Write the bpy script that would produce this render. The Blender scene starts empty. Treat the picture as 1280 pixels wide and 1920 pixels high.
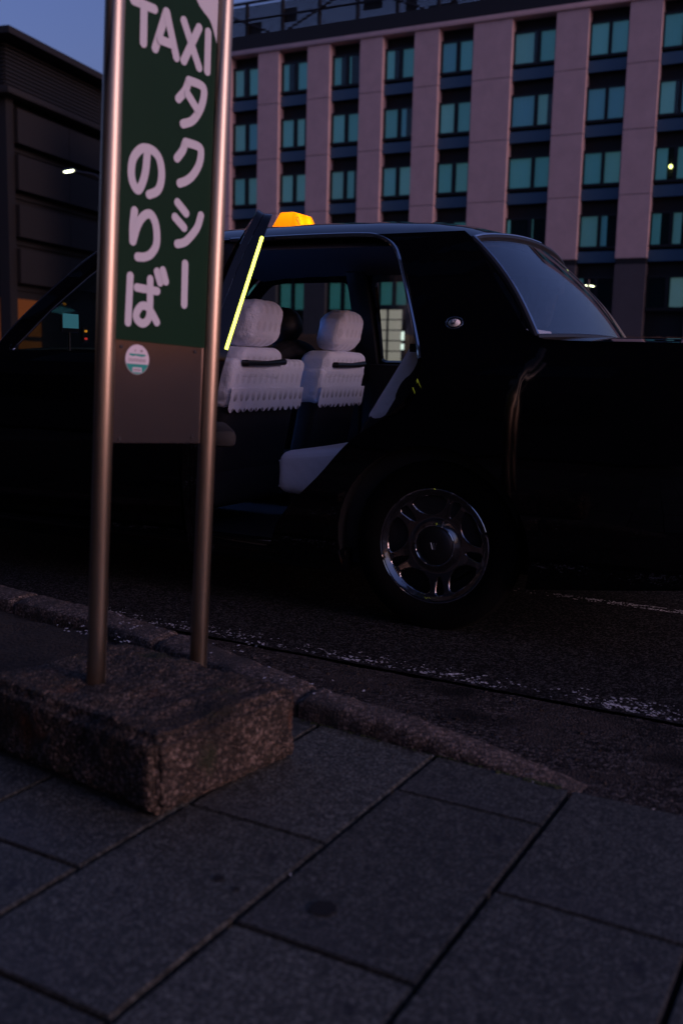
import bpy, bmesh, math, random
import numpy as np
from mathutils import Vector, Matrix, noise
R = math.radians
random.seed(7)
sc = bpy.context.scene
col = sc.collection

# ------------------------------------------------------------------ camera
cam_d = bpy.data.cameras.new('camera')
cam_d.sensor_fit = 'VERTICAL'; cam_d.sensor_height = 36.0; cam_d.sensor_width = 24.0
cam_d.lens = 35.0
cam_d.clip_start = 0.05; cam_d.clip_end = 4000
cam = bpy.data.objects.new('camera', cam_d); col.objects.link(cam)
cam.location = (0, 0, 0.9)
cam.rotation_euler = (Matrix.Rotation(R(90 - 8.45), 3, 'X') @ Matrix.Rotation(R(1.37), 3, 'Z')).to_euler()
cam_d.dof.use_dof = True
cam_d.dof.focus_distance = 4.0
cam_d.dof.aperture_fstop = 2.8
cam_d.dof.aperture_blades = 0
sc.camera = cam

# ------------------------------------------------------------------ dusk sky, weak afterglow sun, exposure
SUN_AZ, SUN_EL = 122.0, 1.2            # degrees clockwise from +Y, behind the camera to the right
world = bpy.data.worlds.new('World'); sc.world = world; world.use_nodes = True
wn = world.node_tree; wn.nodes.clear()
sky = wn.nodes.new('ShaderNodeTexSky'); sky.sky_type = 'NISHITA'; sky.sun_disc = False
sky.sun_elevation = R(SUN_EL); sky.sun_rotation = R(SUN_AZ)
sky.altitude = 50; sky.air_density = 1.0; sky.dust_density = 4.0; sky.ozone_density = 2.6
tint = wn.nodes.new('ShaderNodeMix'); tint.data_type = 'RGBA'; tint.blend_type = 'MULTIPLY'
tint.inputs[0].default_value = 1.0; tint.inputs[7].default_value = (1.02, 0.71, 1.0, 1)
bg = wn.nodes.new('ShaderNodeBackground'); bg.inputs['Strength'].default_value = 0.12
out = wn.nodes.new('ShaderNodeOutputWorld')
wn.links.new(sky.outputs[0], tint.inputs[6]); wn.links.new(tint.outputs[2], bg.inputs['Color'])
wn.links.new(bg.outputs[0], out.inputs[0])
sun_d = bpy.data.lights.new('sun', 'SUN'); sun_d.energy = 0.26; sun_d.angle = R(26); sun_d.color = (1.0, 0.70, 0.80)
sun = bpy.data.objects.new('sun', sun_d); col.objects.link(sun)
_d = Vector((math.sin(R(SUN_AZ)), math.cos(R(SUN_AZ)), math.tan(R(13))))
sun.rotation_euler = (-_d).to_track_quat('-Z', 'Y').to_euler(); sun.location = (0, -20, 20)
sc.view_settings.view_transform = 'Standard'; sc.view_settings.look = 'None'
sc.view_settings.gamma = 1.0; sc.view_settings.use_curve_mapping = False
sc.view_settings.exposure = 2.15
sc.render.engine = 'CYCLES'
sc.cycles.use_denoising = True
sc.cycles.max_bounces = 8
sc.cycles.transparent_max_bounces = 16
sc.cycles.sample_clamp_indirect = 4.0

# ------------------------------------------------------------------ material helpers
def nt(name):
    m = bpy.data.materials.new(name); m.use_nodes = True
    n = m.node_tree; n.nodes.clear()
    o = n.nodes.new('ShaderNodeOutputMaterial')
    return m, n, o
def N(n, t, **kw):
    k = n.nodes.new(t)
    for a, b in kw.items():
        if a.startswith('_'): setattr(k, a[1:], b)
        else: k.inputs[a.replace('_', ' ')].default_value = b
    return k
def mat(name, base, rough=0.5, metal=0.0, coat=0.0, var=0.0, vscale=8.0, bump=0.0, bscale=60.0, base2=None, spec=0.5, sheen=0.0):
    m, n, o = nt(name)
    p = N(n, 'ShaderNodeBsdfPrincipled')
    p.inputs['Base Color'].default_value = (*base, 1); p.inputs['Roughness'].default_value = rough
    p.inputs['Metallic'].default_value = metal; p.inputs['Coat Weight'].default_value = coat
    p.inputs['Coat Roughness'].default_value = 0.03
    p.inputs['Specular IOR Level'].default_value = spec
    p.inputs['Sheen Weight'].default_value = sheen
    n.links.new(p.outputs[0], o.inputs[0])
    tc = N(n, 'ShaderNodeTexCoord')
    if var > 0 or base2:
        t = N(n, 'ShaderNodeTexNoise'); t.inputs['Scale'].default_value = vscale; t.inputs['Detail'].default_value = 6
        t.inputs['Roughness'].default_value = 0.65
        n.links.new(tc.outputs['Object'], t.inputs['Vector'])
        r = N(n, 'ShaderNodeValToRGB'); r.color_ramp.elements[0].position = 0.32; r.color_ramp.elements[1].position = 0.68
        b2 = base2 or tuple(min(1, c * (1 + var)) for c in base)
        b1 = base if base2 else tuple(c * (1 - var) for c in base)
        r.color_ramp.elements[0].color = (*b1, 1); r.color_ramp.elements[1].color = (*b2, 1)
        n.links.new(t.outputs['Fac'], r.inputs[0]); n.links.new(r.outputs[0], p.inputs['Base Color'])
    if bump > 0:
        t = N(n, 'ShaderNodeTexNoise'); t.inputs['Scale'].default_value = bscale; t.inputs['Detail'].default_value = 4
        n.links.new(tc.outputs['Object'], t.inputs['Vector'])
        b = N(n, 'ShaderNodeBump'); b.inputs['Strength'].default_value = bump; b.inputs['Distance'].default_value = 0.01
        n.links.new(t.outputs['Fac'], b.inputs['Height']); n.links.new(b.outputs[0], p.inputs['Normal'])
    return m
def emit(name, color, strength):
    m, n, o = nt(name); e = N(n, 'ShaderNodeEmission')
    e.inputs[0].default_value = (*color, 1); e.inputs[1].default_value = strength
    n.links.new(e.outputs[0], o.inputs[0]); return m
def glass(name, tintc, ior=1.5, rough=0.0):
    m, n, o = nt(name)
    t = N(n, 'ShaderNodeBsdfTransparent'); t.inputs[0].default_value = (*tintc, 1)
    g = N(n, 'ShaderNodeBsdfGlossy'); g.inputs['Roughness'].default_value = rough
    # Schlick reflectance, the same from both sides of the pane
    lw = N(n, 'ShaderNodeLayerWeight'); lw.inputs['Blend'].default_value = .5
    r0 = ((ior - 1) / (ior + 1)) ** 2
    pw = N(n, 'ShaderNodeMath', _operation='POWER'); n.links.new(lw.outputs['Facing'], pw.inputs[0]); pw.inputs[1].default_value = 5.0
    f = N(n, 'ShaderNodeMath', _operation='MULTIPLY_ADD'); n.links.new(pw.outputs[0], f.inputs[0]); f.inputs[1].default_value = 1 - r0; f.inputs[2].default_value = r0
    x = N(n, 'ShaderNodeMixShader')
    n.links.new(f.outputs[0], x.inputs[0]); n.links.new(t.outputs[0], x.inputs[1]); n.links.new(g.outputs[0], x.inputs[2])
    n.links.new(x.outputs[0], o.inputs[0]); return m
def speckle(name, c1, c2, c3, scale, rough=0.8, bump=0.6, stain=None, sscale=3.0, vor=True, bdist=0.006, spec=.5):
    """stone / asphalt: aggregate grains (voronoi cells) over a noise ground, with optional stains"""
    m, n, o = nt(name); p = N(n, 'ShaderNodeBsdfPrincipled'); p.inputs['Roughness'].default_value = rough
    p.inputs['Specular IOR Level'].default_value = spec
    n.links.new(p.outputs[0], o.inputs[0]); tc = N(n, 'ShaderNodeTexCoord')
    v = N(n, 'ShaderNodeTexVoronoi'); v.inputs['Scale'].default_value = scale
    a = N(n, 'ShaderNodeTexNoise'); a.inputs['Scale'].default_value = scale * 0.12; a.inputs['Detail'].default_value = 8; a.inputs['Roughness'].default_value = .7
    n.links.new(tc.outputs['Object'], v.inputs['Vector']); n.links.new(tc.outputs['Object'], a.inputs['Vector'])
    s = N(n, 'ShaderNodeSeparateColor'); n.links.new(v.outputs['Color'], s.inputs[0])
    r = N(n, 'ShaderNodeValToRGB'); e = r.color_ramp.elements
    e[0].position = 0.0; e[0].color = (*c1, 1); e[1].position = 1.0; e[1].color = (*c3, 1)
    k = e.new(0.6); k.color = (*c2, 1)
    n.links.new(s.outputs[0], r.inputs[0])
    mx = N(n, 'ShaderNodeMix', _data_type='RGBA', _blend_type='MULTIPLY'); mx.inputs[0].default_value = 1.0
    rr = N(n, 'ShaderNodeValToRGB'); rr.color_ramp.elements[0].position = .3; rr.color_ramp.elements[1].position = .7
    rr.color_ramp.elements[0].color = (.55, .55, .55, 1); rr.color_ramp.elements[1].color = (1.25, 1.25, 1.25, 1)
    n.links.new(a.outputs['Fac'], rr.inputs[0]); n.links.new(r.outputs[0], mx.inputs[6]); n.links.new(rr.outputs[0], mx.inputs[7])
    cur = mx.outputs[2]
    if name == 'granite_slab':
        oi = N(n, 'ShaderNodeObjectInfo'); mr = N(n, 'ShaderNodeMapRange'); mr.inputs['To Min'].default_value = .70; mr.inputs['To Max'].default_value = 1.2
        n.links.new(oi.outputs['Random'], mr.inputs[0]); vm = N(n, 'ShaderNodeVectorMath', _operation='SCALE')
        n.links.new(cur, vm.inputs[0]); n.links.new(mr.outputs[0], vm.inputs['Scale']); cur = vm.outputs[0]
    for (sc_, lo, hi, colr, seed) in (stain or []):
        t = N(n, 'ShaderNodeTexNoise'); t.inputs['Scale'].default_value = sc_; t.inputs['Detail'].default_value = 5
        mp = N(n, 'ShaderNodeMapping'); mp.inputs['Location'].default_value = (seed, seed * .7, seed * 1.3)
        n.links.new(tc.outputs['Object'], mp.inputs['Vector']); n.links.new(mp.outputs[0], t.inputs['Vector'])
        q = N(n, 'ShaderNodeMapRange'); q.inputs['From Min'].default_value = lo; q.inputs['From Max'].default_value = hi
        n.links.new(t.outputs['Fac'], q.inputs[0])
        y = N(n, 'ShaderNodeMix', _data_type='RGBA'); y.inputs[7].default_value = (*colr, 1)
        n.links.new(q.outputs[0], y.inputs[0]); n.links.new(cur, y.inputs[6]); cur = y.outputs[2]
    n.links.new(cur, p.inputs['Base Color'])
    b = N(n, 'ShaderNodeBump'); b.inputs['Strength'].default_value = bump; b.inputs['Distance'].default_value = bdist
    n.links.new(v.outputs['Distance'], b.inputs['Height']); b.invert = True
    b2 = N(n, 'ShaderNodeBump'); b2.inputs['Strength'].default_value = bump * .7; b2.inputs['Distance'].default_value = bdist * 2
    n.links.new(a.outputs['Fac'], b2.inputs['Height']); n.links.new(b2.outputs[0], b.inputs['Normal'])
    n.links.new(b.outputs[0], p.inputs['Normal'])
    return m

M = {}
M['slab'] = speckle('granite_slab', (.018, .0185, .015), (.056, .058, .047), (.165, .168, .145), 240, rough=.62, bump=.35,
                    stain=[(2.2, .55, .8, (.036, .036, .038), 3.1), (9.0, .70, .74, (.016, .015, .015), 8.3)], bdist=.0015)
M['bed'] = mat('joint_sand', (.008, .007, .006), .95, var=.4, vscale=60, bump=.6, bscale=200)
M['asphalt'] = speckle('asphalt', (.0055, .0055, .006), (.016, .016, .017), (.11, .108, .106), 190, rough=.9, bump=.9, bdist=.004, spec=.08)
M['gutter'] = speckle('gutter_concrete', (.010, .0095, .009), (.035, .031, .029), (.17, .15, .14), 150, rough=.85, bump=1.0,
                      stain=[(6, .5, .7, (.055, .046, .042), 2.0), (4, .55, .7, (.012, .012, .012), 5.0)], bdist=.006, spec=.12)
M['kerb'] = speckle('kerb_granite', (.022, .016, .013), (.08, .06, .048), (.25, .195, .165), 150, rough=.8, bump=.9,
                    stain=[(7, .52, .68, (.035, .03, .026), 1.0)], bdist=.004)
M['block'] = speckle('sign_base_concrete', (.016, .011, .007), (.072, .050, .034), (.28, .205, .16), 150, rough=.9, bump=1.3,
                     stain=[(5, .53, .66, (.018, .015, .010), 1.0), (3.2, .60, .68, (.16, .055, .015), 7.0), (6, .62, .70, (.03, .035, .012), 4.0)], bdist=.009)
M['paint_white'] = mat('worn_white_paint', (.75, .75, .77), .7, var=.25, vscale=40)
M['soil'] = mat('dark_soil', (.02, .016, .012), .95, var=.6, vscale=30, bump=1.0, bscale=80)
M['moss'] = mat('moss', (.03, .045, .012), .95, var=.5, vscale=80, bump=1, bscale=150)
M['ground'] = mat('distant_ground', (.05, .05, .052), .85, var=.3, vscale=.6)
M['carpaint'] = mat('black_car_paint', (.002, .002, .003), .35, coat=1.0, spec=.0)
M['blackplastic'] = mat('black_plastic', (.012, .012, .013), .45)
M['rubber'] = mat('tyre_rubber', (.004, .004, .004), .9, bump=.2, bscale=90, spec=.1)
M['chrome'] = mat('chrome', (.75, .75, .78), .09, metal=1.0)
M['rim'] = mat('polished_rim', (.36, .35, .36), .14, metal=1.0)
M['darkmetal'] = mat('dark_metal', (.05, .05, .055), .4, metal=.8)
M['carglass'] = glass('car_glass', (.78, .85, .84), 1.5)
M['rearglass'] = glass('tinted_rear_glass', (.95, .96, .96), 2.4)
M['interior'] = mat('dark_cabin_trim', (.012, .012, .014), .8, var=.3, vscale=20)
M['headliner'] = mat('headliner', (.03, .03, .04), .9)
M['seatdark'] = mat('dark_seat_cloth', (.015, .015, .018), .9)
M['grip'] = mat('grip_plastic', (.01, .01, .01), .35)
M['suit'] = mat('dark_suit', (.012, .012, .016), .9)
M['skin'] = mat('skin', (.42, .25, .18), .55)
M['hair'] = mat('black_hair', (.008, .007, .007), .5)
M['steel'] = None
M['green'] = mat('green_sign_film', (.005, .030, .014), .4, var=.06, vscale=5, spec=.1)
M['white_film'] = mat('white_sign_film', (.58, .59, .64), .45)
M['sticker_green'] = mat('sticker_green', (.0, .30, .25), .5)
M['sticker_white'] = mat('sticker_white', (.66, .62, .68), .5)
M['ink'] = mat('ink', (.09, .07, .09), .6)
M['led'] = emit('led_yellow', (.93, 1.0, .10), 1.2)
M['ledbase'] = mat('led_tape', (.10, .12, .02), .4)
M['beige'] = mat('hotel_beige_panel', (.66, .465, .445), .75, var=.08, vscale=1.2, bump=.1, bscale=8)
M['beige_dark'] = mat('hotel_dark_panel', (.085, .075, .082), .75, var=.08, vscale=1.2)
M['spandrel'] = mat('blue_grey_spandrel', (.06, .13, .20), .35)
M['black_frame'] = mat('black_frame', (.006, .006, .007), .5)
M['recess'] = mat('dark_recess', (.008, .008, .009), .7)
M['winglass'] = glass('hotel_glass', (.75, .93, .95), 1.55)
M['roofdark'] = mat('dark_roof_metal', (.012, .012, .013), .6)
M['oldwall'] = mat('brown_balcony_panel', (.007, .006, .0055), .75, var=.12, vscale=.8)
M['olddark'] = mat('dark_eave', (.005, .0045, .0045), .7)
M['louvre'] = mat('louvre_slat', (.006, .0058, .0055), .6)
M['fence'] = mat('brown_fence_wood', (.16, .085, .05), .8, var=.3, vscale=4)
M['truck'] = mat('white_truck_paint', (.62, .58, .55), .4, var=.08, vscale=2)
M['lampwhite'] = emit('lamp_glow', (.92, 1.0, .62), 2.340)
M['bulb'] = emit('warm_bulb', (1.0, .72, .2), 1.820)
M['shopglow'] = emit('lit_shop_window', (1.0, .27, .10), 0.021)
M['lightlens'] = emit('marker_light', (.95, 1.0, .9), 0.312)
M['taillens'] = mat('red_tail_lens', (.25, .005, .005), .15, coat=1)
M['lens'] = mat('clear_lens', (.5, .5, .52), .1, coat=1)
M['screen'] = emit('blue_fill_glow', (.14, .30, 1.0), 4.0)  # emitter of the added dash screen, throws blue on the seats
M['led_red'] = emit('red_indicator', (1.0, .05, .05), 0.130)
M['led_orange'] = emit('orange_indicator', (1.0, .35, .03), 0.156)

ANISO = 0.0
def steel_mat():
    m, n, o = nt('brushed_steel'); p = N(n, 'ShaderNodeBsdfPrincipled')
    p.inputs['Base Color'].default_value = (.34, .285, .23, 1); p.inputs['Metallic'].default_value = 1.0
    tc = N(n, 'ShaderNodeTexCoord'); mp = N(n, 'ShaderNodeMapping'); mp.inputs['Scale'].default_value = (60, 60, 1.2)
    t = N(n, 'ShaderNodeTexNoise'); t.inputs['Scale'].default_value = 6; t.inputs['Detail'].default_value = 5
    n.links.new(tc.outputs['Object'], mp.inputs[0]); n.links.new(mp.outputs[0], t.inputs['Vector'])
    q = N(n, 'ShaderNodeMapRange'); q.inputs['To Min'].default_value = .25; q.inputs['To Max'].default_value = .38
    n.links.new(t.outputs['Fac'], q.inputs[0]); n.links.new(q.outputs[0], p.inputs['Roughness'])
    tg = N(n, 'ShaderNodeTangent', _direction_type='RADIAL', _axis='Z'); n.links.new(tg.outputs[0], p.inputs['Tangent'])
    p.inputs['Anisotropic'].default_value = .8; p.inputs['Anisotropic Rotation'].default_value = ANISO
    n.links.new(p.outputs[0], o.inputs[0]); return m
M['steel'] = steel_mat()
M['plate'] = mat('dull_aluminium_plate', (.30, .27, .27), .14, metal=.95, var=.08, vscale=6)

def lace_mat():
    """white cloth with rows of embroidered eyelets and a fine weave"""
    m, n, o = nt('white_lace_cloth'); p = N(n, 'ShaderNodeBsdfPrincipled'); p.inputs['Roughness'].default_value = .9
    p.inputs['Sheen Weight'].default_value = .2
    n.links.new(p.outputs[0], o.inputs[0])
    tc = N(n, 'ShaderNodeTexCoord'); mp = N(n, 'ShaderNodeMapping'); mp.inputs['Scale'].default_value = (1, 1, .62)
    n.links.new(tc.outputs['Object'], mp.inputs[0])
    v = N(n, 'ShaderNodeTexVoronoi', _voronoi_dimensions='2D'); v.inputs['Scale'].default_value = 22; v.inputs['Randomness'].default_value = 0.0
    sx = N(n, 'ShaderNodeSeparateXYZ'); n.links.new(mp.outputs[0], sx.inputs[0])
    cb = N(n, 'ShaderNodeCombineXYZ'); n.links.new(sx.outputs[1], cb.inputs[0]); n.links.new(sx.outputs[2], cb.inputs[1])
    n.links.new(cb.outputs[0], v.inputs['Vector'])
    q = N(n, 'ShaderNodeMapRange'); q.inputs['From Min'].default_value = .24; q.inputs['From Max'].default_value = .34
    q.inputs['To Min'].default_value = 1; q.inputs['To Max'].default_value = 0
    n.links.new(v.outputs['Distance'], q.inputs[0])
    # eyelets only in the bands near the hem (car z below 0.93)
    z = N(n, 'ShaderNodeSeparateXYZ'); n.links.new(tc.outputs['Object'], z.inputs[0])
    zr = N(n, 'ShaderNodeMapRange'); zr.inputs['From Min'].default_value = .82; zr.inputs['From Max'].default_value = .78
    zr.inputs['To Min'].default_value = .16; zr.inputs['To Max'].default_value = .9
    n.links.new(z.outputs[2], zr.inputs[0])
    mu = N(n, 'ShaderNodeMath', _operation='MULTIPLY'); n.links.new(q.outputs[0], mu.inputs[0]); n.links.new(zr.outputs[0], mu.inputs[1])
    ca = N(n, 'ShaderNodeMix', _data_type='RGBA'); ca.inputs[6].default_value = (.86, .88, 1.0, 1); ca.inputs[7].default_value = (.16, .15, .17, 1)
    n.links.new(mu.outputs[0], ca.inputs[0]); n.links.new(ca.outputs[2], p.inputs['Base Color'])
    w = N(n, 'ShaderNodeTexNoise'); w.inputs['Scale'].default_value = 140; n.links.new(tc.outputs['Object'], w.inputs['Vector'])
    w2 = N(n, 'ShaderNodeTexNoise'); w2.inputs['Scale'].default_value = 16; n.links.new(tc.outputs['Object'], w2.inputs['Vector'])
    ad = N(n, 'ShaderNodeMath', _operation='MULTIPLY_ADD'); n.links.new(w2.outputs[0], ad.inputs[0]); ad.inputs[1].default_value = 3.0
    n.links.new(w.outputs[0], ad.inputs[2])
    b = N(n, 'ShaderNodeBump'); b.inputs['Strength'].default_value = .55; b.inputs['Distance'].default_value = .006
    n.links.new(ad.outputs[0], b.inputs['Height'])
    n.links.new(b.outputs[0], p.inputs['Normal'])
    return m
M['lace'] = lace_mat()
M['cloth'] = mat('white_seat_cloth', (.82, .85, .98), .9, bump=.3, bscale=30)

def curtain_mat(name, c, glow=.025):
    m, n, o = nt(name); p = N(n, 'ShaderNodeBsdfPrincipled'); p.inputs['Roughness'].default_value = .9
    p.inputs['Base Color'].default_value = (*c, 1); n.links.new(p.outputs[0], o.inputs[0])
    p.inputs['Emission Color'].default_value = (*c, 1); p.inputs['Emission Strength'].default_value = glow; return m   # added glow standing in for sky reflected at the curtained windows
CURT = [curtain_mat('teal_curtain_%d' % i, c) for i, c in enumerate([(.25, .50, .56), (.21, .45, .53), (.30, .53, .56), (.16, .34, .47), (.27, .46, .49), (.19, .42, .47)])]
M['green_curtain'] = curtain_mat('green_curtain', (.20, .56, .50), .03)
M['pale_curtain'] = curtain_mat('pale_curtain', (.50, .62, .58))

def lamp_shell():
    m, n, o = nt('orange_lamp_shell')
    t = N(n, 'ShaderNodeBsdfTranslucent'); t.inputs[0].default_value = (1.0, .42, .02, 1)
    e = N(n, 'ShaderNodeEmission'); e.inputs[0].default_value = (1.0, .30, .004, 1); e.inputs[1].default_value = 0.130
    a = N(n, 'ShaderNodeAddShader'); n.links.new(t.outputs[0], a.inputs[0]); n.links.new(e.outputs[0], a.inputs[1])
    n.links.new(a.outputs[0], o.inputs[0]); return m
M['lampshell'] = lamp_shell()

# ------------------------------------------------------------------ mesh helpers
def finish(name, bm, m, parent=None, sharp=35, mats=None):
    me = bpy.data.meshes.new(name); bm.to_mesh(me); bm.free()
    for p in me.polygons: p.use_smooth = sharp > 0
    if sharp > 0: me.set_sharp_from_angle(angle=R(sharp))
    me.materials.append(M[m] if isinstance(m, str) else m)
    for k in (mats or []): me.materials.append(M[k])
    o = bpy.data.objects.new(name, me); col.objects.link(o)
    if parent: o.parent = parent
    return o
def mesh_obj(name, me, parent=None):
    o = bpy.data.objects.new(name, me); col.objects.link(o)
    if parent: o.parent = parent
    return o
def empty(name, loc, rz=0, label=None, cat=None, group=None):
    o = bpy.data.objects.new(name, None); col.objects.link(o); o.location = loc; o.rotation_euler = (0, 0, rz)
    o.empty_display_size = .1
    if label: o['label'] = label; o['category'] = cat
    if group: o['group'] = group
    return o
def tag(o, label, cat, group=None):
    o['label'] = label; o['category'] = cat
    if group: o['group'] = group
    return o
def struct(o): o['kind'] = 'structure'; return o

def add_box(bm, x0, x1, y0, y1, z0, z1, bev=0.0, seg=2, f=None):
    r = bmesh.ops.create_cube(bm, size=1.0); vs = r['verts']
    for v in vs:
        v.co = ((x0 + x1) / 2 + v.co.x * (x1 - x0), (y0 + y1) / 2 + v.co.y * (y1 - y0), (z0 + z1) / 2 + v.co.z * (z1 - z0))
    if bev > 0:
        es = list({e for v in vs for e in v.link_edges})
        rr = bmesh.ops.bevel(bm, geom=es, offset=bev, segments=seg, affect='EDGES', profile=.5)
        vs = list({v for fc in rr['faces'] for v in fc.verts} | {v for v in vs if v.is_valid})
    if f:
        for v in vs: v.co = f(v.co)
    return vs
def box(name, x0, x1, y0, y1, z0, z1, m, parent=None, bev=0.0, seg=2, f=None, sharp=35):
    bm = bmesh.new(); add_box(bm, x0, x1, y0, y1, z0, z1, bev, seg, f)
    return finish(name, bm, m, parent, sharp)
def catmull(pts, n=8, closed=False):
    P = [Vector(p) for p in pts]; L = len(P); o = []
    rng = range(L if closed else L - 1)
    for i in rng:
        p1, p2 = P[i], P[(i + 1) % L]
        p0 = P[(i - 1) % L] if (closed or i > 0) else p1 * 2 - p2
        p3 = P[(i + 2) % L] if (closed or i + 2 < L) else p2 * 2 - p1
        for k in range(n):
            t = k / n
            o.append(.5 * ((2 * p1) + (-p0 + p2) * t + (2 * p0 - 5 * p1 + 4 * p2 - p3) * t * t + (-p0 + 3 * p1 - 3 * p2 + p3) * t ** 3))
    if not closed: o.append(P[-1])
    return o
def add_tube(bm, pts, rad, seg=10, caps=True, flat=None):
    """tube along pts; rad number or list"""
    P = [Vector(p) for p in pts]; n = len(P); rings = []
    up = Vector((0, 0, 1))
    for i in range(n):
        d = (P[min(i + 1, n - 1)] - P[max(i - 1, 0)]).normalized()
        ref = up if abs(d.dot(up)) < .95 else Vector((1, 0, 0))
        s = d.cross(ref).normalized(); u = s.cross(d).normalized()
        r = rad[i] if isinstance(rad, (list, tuple)) else rad
        rings.append([bm.verts.new(P[i] + (s * math.cos(2 * math.pi * k / seg) + u * math.sin(2 * math.pi * k / seg)) * r) for k in range(seg)])
    for i in range(n - 1):
        for k in range(seg):
            bm.faces.new((rings[i][k], rings[i][(k + 1) % seg], rings[i + 1][(k + 1) % seg], rings[i + 1][k]))
    if caps:
        bm.faces.new(rings[0][::-1]); bm.faces.new(rings[-1])
def tube(name, pts, rad, m, parent=None, seg=10):
    bm = bmesh.new(); add_tube(bm, pts, rad, seg); bmesh.ops.recalc_face_normals(bm, faces=bm.faces[:])
    return finish(name, bm, m, parent)
def lathe(name, prof, m, parent=None, seg=32, axis='Z', f=None):
    """prof: list of (r, h)"""
    bm = bmesh.new(); rings = []
    for r, h in prof:
        if r < 1e-6: rings.append([bm.verts.new((0, 0, h))])
        else: rings.append([bm.verts.new((r * math.cos(2 * math.pi * k / seg), r * math.sin(2 * math.pi * k / seg), h)) for k in range(seg)])
    for a, b in zip(rings, rings[1:]):
        for k in range(seg):
            q = [a[k % len(a)], a[(k + 1) % len(a)], b[(k + 1) % len(b)], b[k % len(b)]]
            q2 = []
            for v in q:
                if v not in q2: q2.append(v)
            if len(q2) > 2: bm.faces.new(q2)
    if axis == 'Y':
        for v in bm.verts: v.co = (v.co.x, v.co.z, -v.co.y)
    if axis == 'X':
        for v in bm.verts: v.co = (v.co.z, v.co.x, v.co.y)
    if f:
        for v in bm.verts: v.co = f(v.co)
    bmesh.ops.recalc_face_normals(bm, faces=bm.faces[:])
    return finish(name, bm, m, parent)
def grid_surf(name, fn, nu, nv, m, parent=None, thick=0, sharp=40):
    bm = bmesh.new()
    V = [[bm.verts.new(fn(i / nu, j / nv)) for j in range(nv + 1)] for i in range(nu + 1)]
    for i in range(nu):
        for j in range(nv): bm.faces.new((V[i][j], V[i + 1][j], V[i + 1][j + 1], V[i][j + 1]))
    bmesh.ops.recalc_face_normals(bm, faces=bm.faces[:])
    if thick: bmesh.ops.solidify(bm, geom=bm.faces[:], thickness=thick)
    return finish(name, bm, m, parent, sharp)
def panel(name, outer, holes, fn, step, thick, m, parent=None, sharp=40, flip=False):
    """2-D outline with holes, diced on a grid, mapped by fn(u, v) to 3-D and given thickness"""
    bm = bmesh.new(); edges = []
    for loop in [outer] + list(holes):
        vs = [bm.verts.new((p[0], p[1], 0)) for p in loop]
        edges += [bm.edges.new((vs[i], vs[(i + 1) % len(vs)])) for i in range(len(vs))]
    bmesh.ops.triangle_fill(bm, use_beauty=True, use_dissolve=False, edges=edges, normal=(0, 0, 1))
    us = [p[0] for p in outer]; vs_ = [p[1] for p in outer]
    for ax, lo, hi in ((0, min(us), max(us)), (1, min(vs_), max(vs_))):
        k = int((hi - lo) / step)
        for i in range(1, k + 1):
            c = lo + (hi - lo) * i / (k + 1)
            co = [0, 0, 0]; no = [0, 0, 0]; co[ax] = c; no[ax] = 1
            bmesh.ops.bisect_plane(bm, geom=bm.verts[:] + bm.edges[:] + bm.faces[:], dist=1e-6, plane_co=co, plane_no=no)
    for v in bm.verts: v.co = fn(v.co.x, v.co.y)
    bmesh.ops.recalc_face_normals(bm, faces=bm.faces[:])
    if flip: bmesh.ops.reverse_faces(bm, faces=bm.faces[:])
    if thick: bmesh.ops.solidify(bm, geom=bm.faces[:], thickness=thick)
    return finish(name, bm, m, parent, sharp)
def arc(cx, cz, r, a0, a1, n):
    return [(cx + r * math.cos(R(a0 + (a1 - a0) * i / n)), cz + r * math.sin(R(a0 + (a1 - a0) * i / n))) for i in range(n + 1)]
def fillet(pts, r, n=5):
    o = []; L = len(pts)
    for i in range(L):
        p0, p1, p2 = Vector(pts[i - 1]), Vector(pts[i]), Vector(pts[(i + 1) % L])
        rr = r[i] if isinstance(r, (list, tuple)) else r
        a = (p0 - p1); b = (p2 - p1); rr = min(rr, a.length * .49, b.length * .49)
        if rr < 1e-4: o.append(tuple(p1)); continue
        A = p1 + a.normalized() * rr; B = p1 + b.normalized() * rr
        for k in range(n + 1):
            t = k / n; q = A * (1 - t) ** 2 + p1 * 2 * t * (1 - t) + B * t * t; o.append((q.x, q.y))
    return o

# ================================================================== SETTING: street frame (a = away from kerb, b = along kerb to the right)
TH = R(28.8); SO = Vector((.1864, 2.1353, 0))
AX = Vector((math.sin(TH), math.cos(TH), 0)); BX = Vector((math.cos(TH), -math.sin(TH), 0))
def st(a, b, z=0): return SO + AX * a + BX * b + Vector((0, 0, z))
ROAD_Z = -.05

bm = bmesh.new()
vs = [bm.verts.new(p) for p in ((-900, -900, -.12), (900, -900, -.12), (900, 900, -.12), (-900, 900, -.12))]
bm.faces.new(vs); struct(finish('ground', bm, 'ground', sharp=0))
def sheet(name, a0, a1, b0, b1, z, m, na=1, nb=1):
    bm = bmesh.new()
    V = [[bm.verts.new(st(a0 + (a1 - a0) * i / na, b0 + (b1 - b0) * j / nb, z)) for j in range(nb + 1)] for i in range(na + 1)]
    for i in range(na):
        for j in range(nb): bm.faces.new((V[i][j], V[i][j + 1], V[i + 1][j + 1], V[i + 1][j]))
    bmesh.ops.recalc_face_normals(bm, faces=bm.faces[:])
    return struct(finish(name, bm, m, sharp=0))
sheet('road', .776, 16, -70, 70, ROAD_Z, 'asphalt')
sheet('far_pavement', 16.0, 48, -70, 70, ROAD_Z + .1, 'ground')

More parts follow.
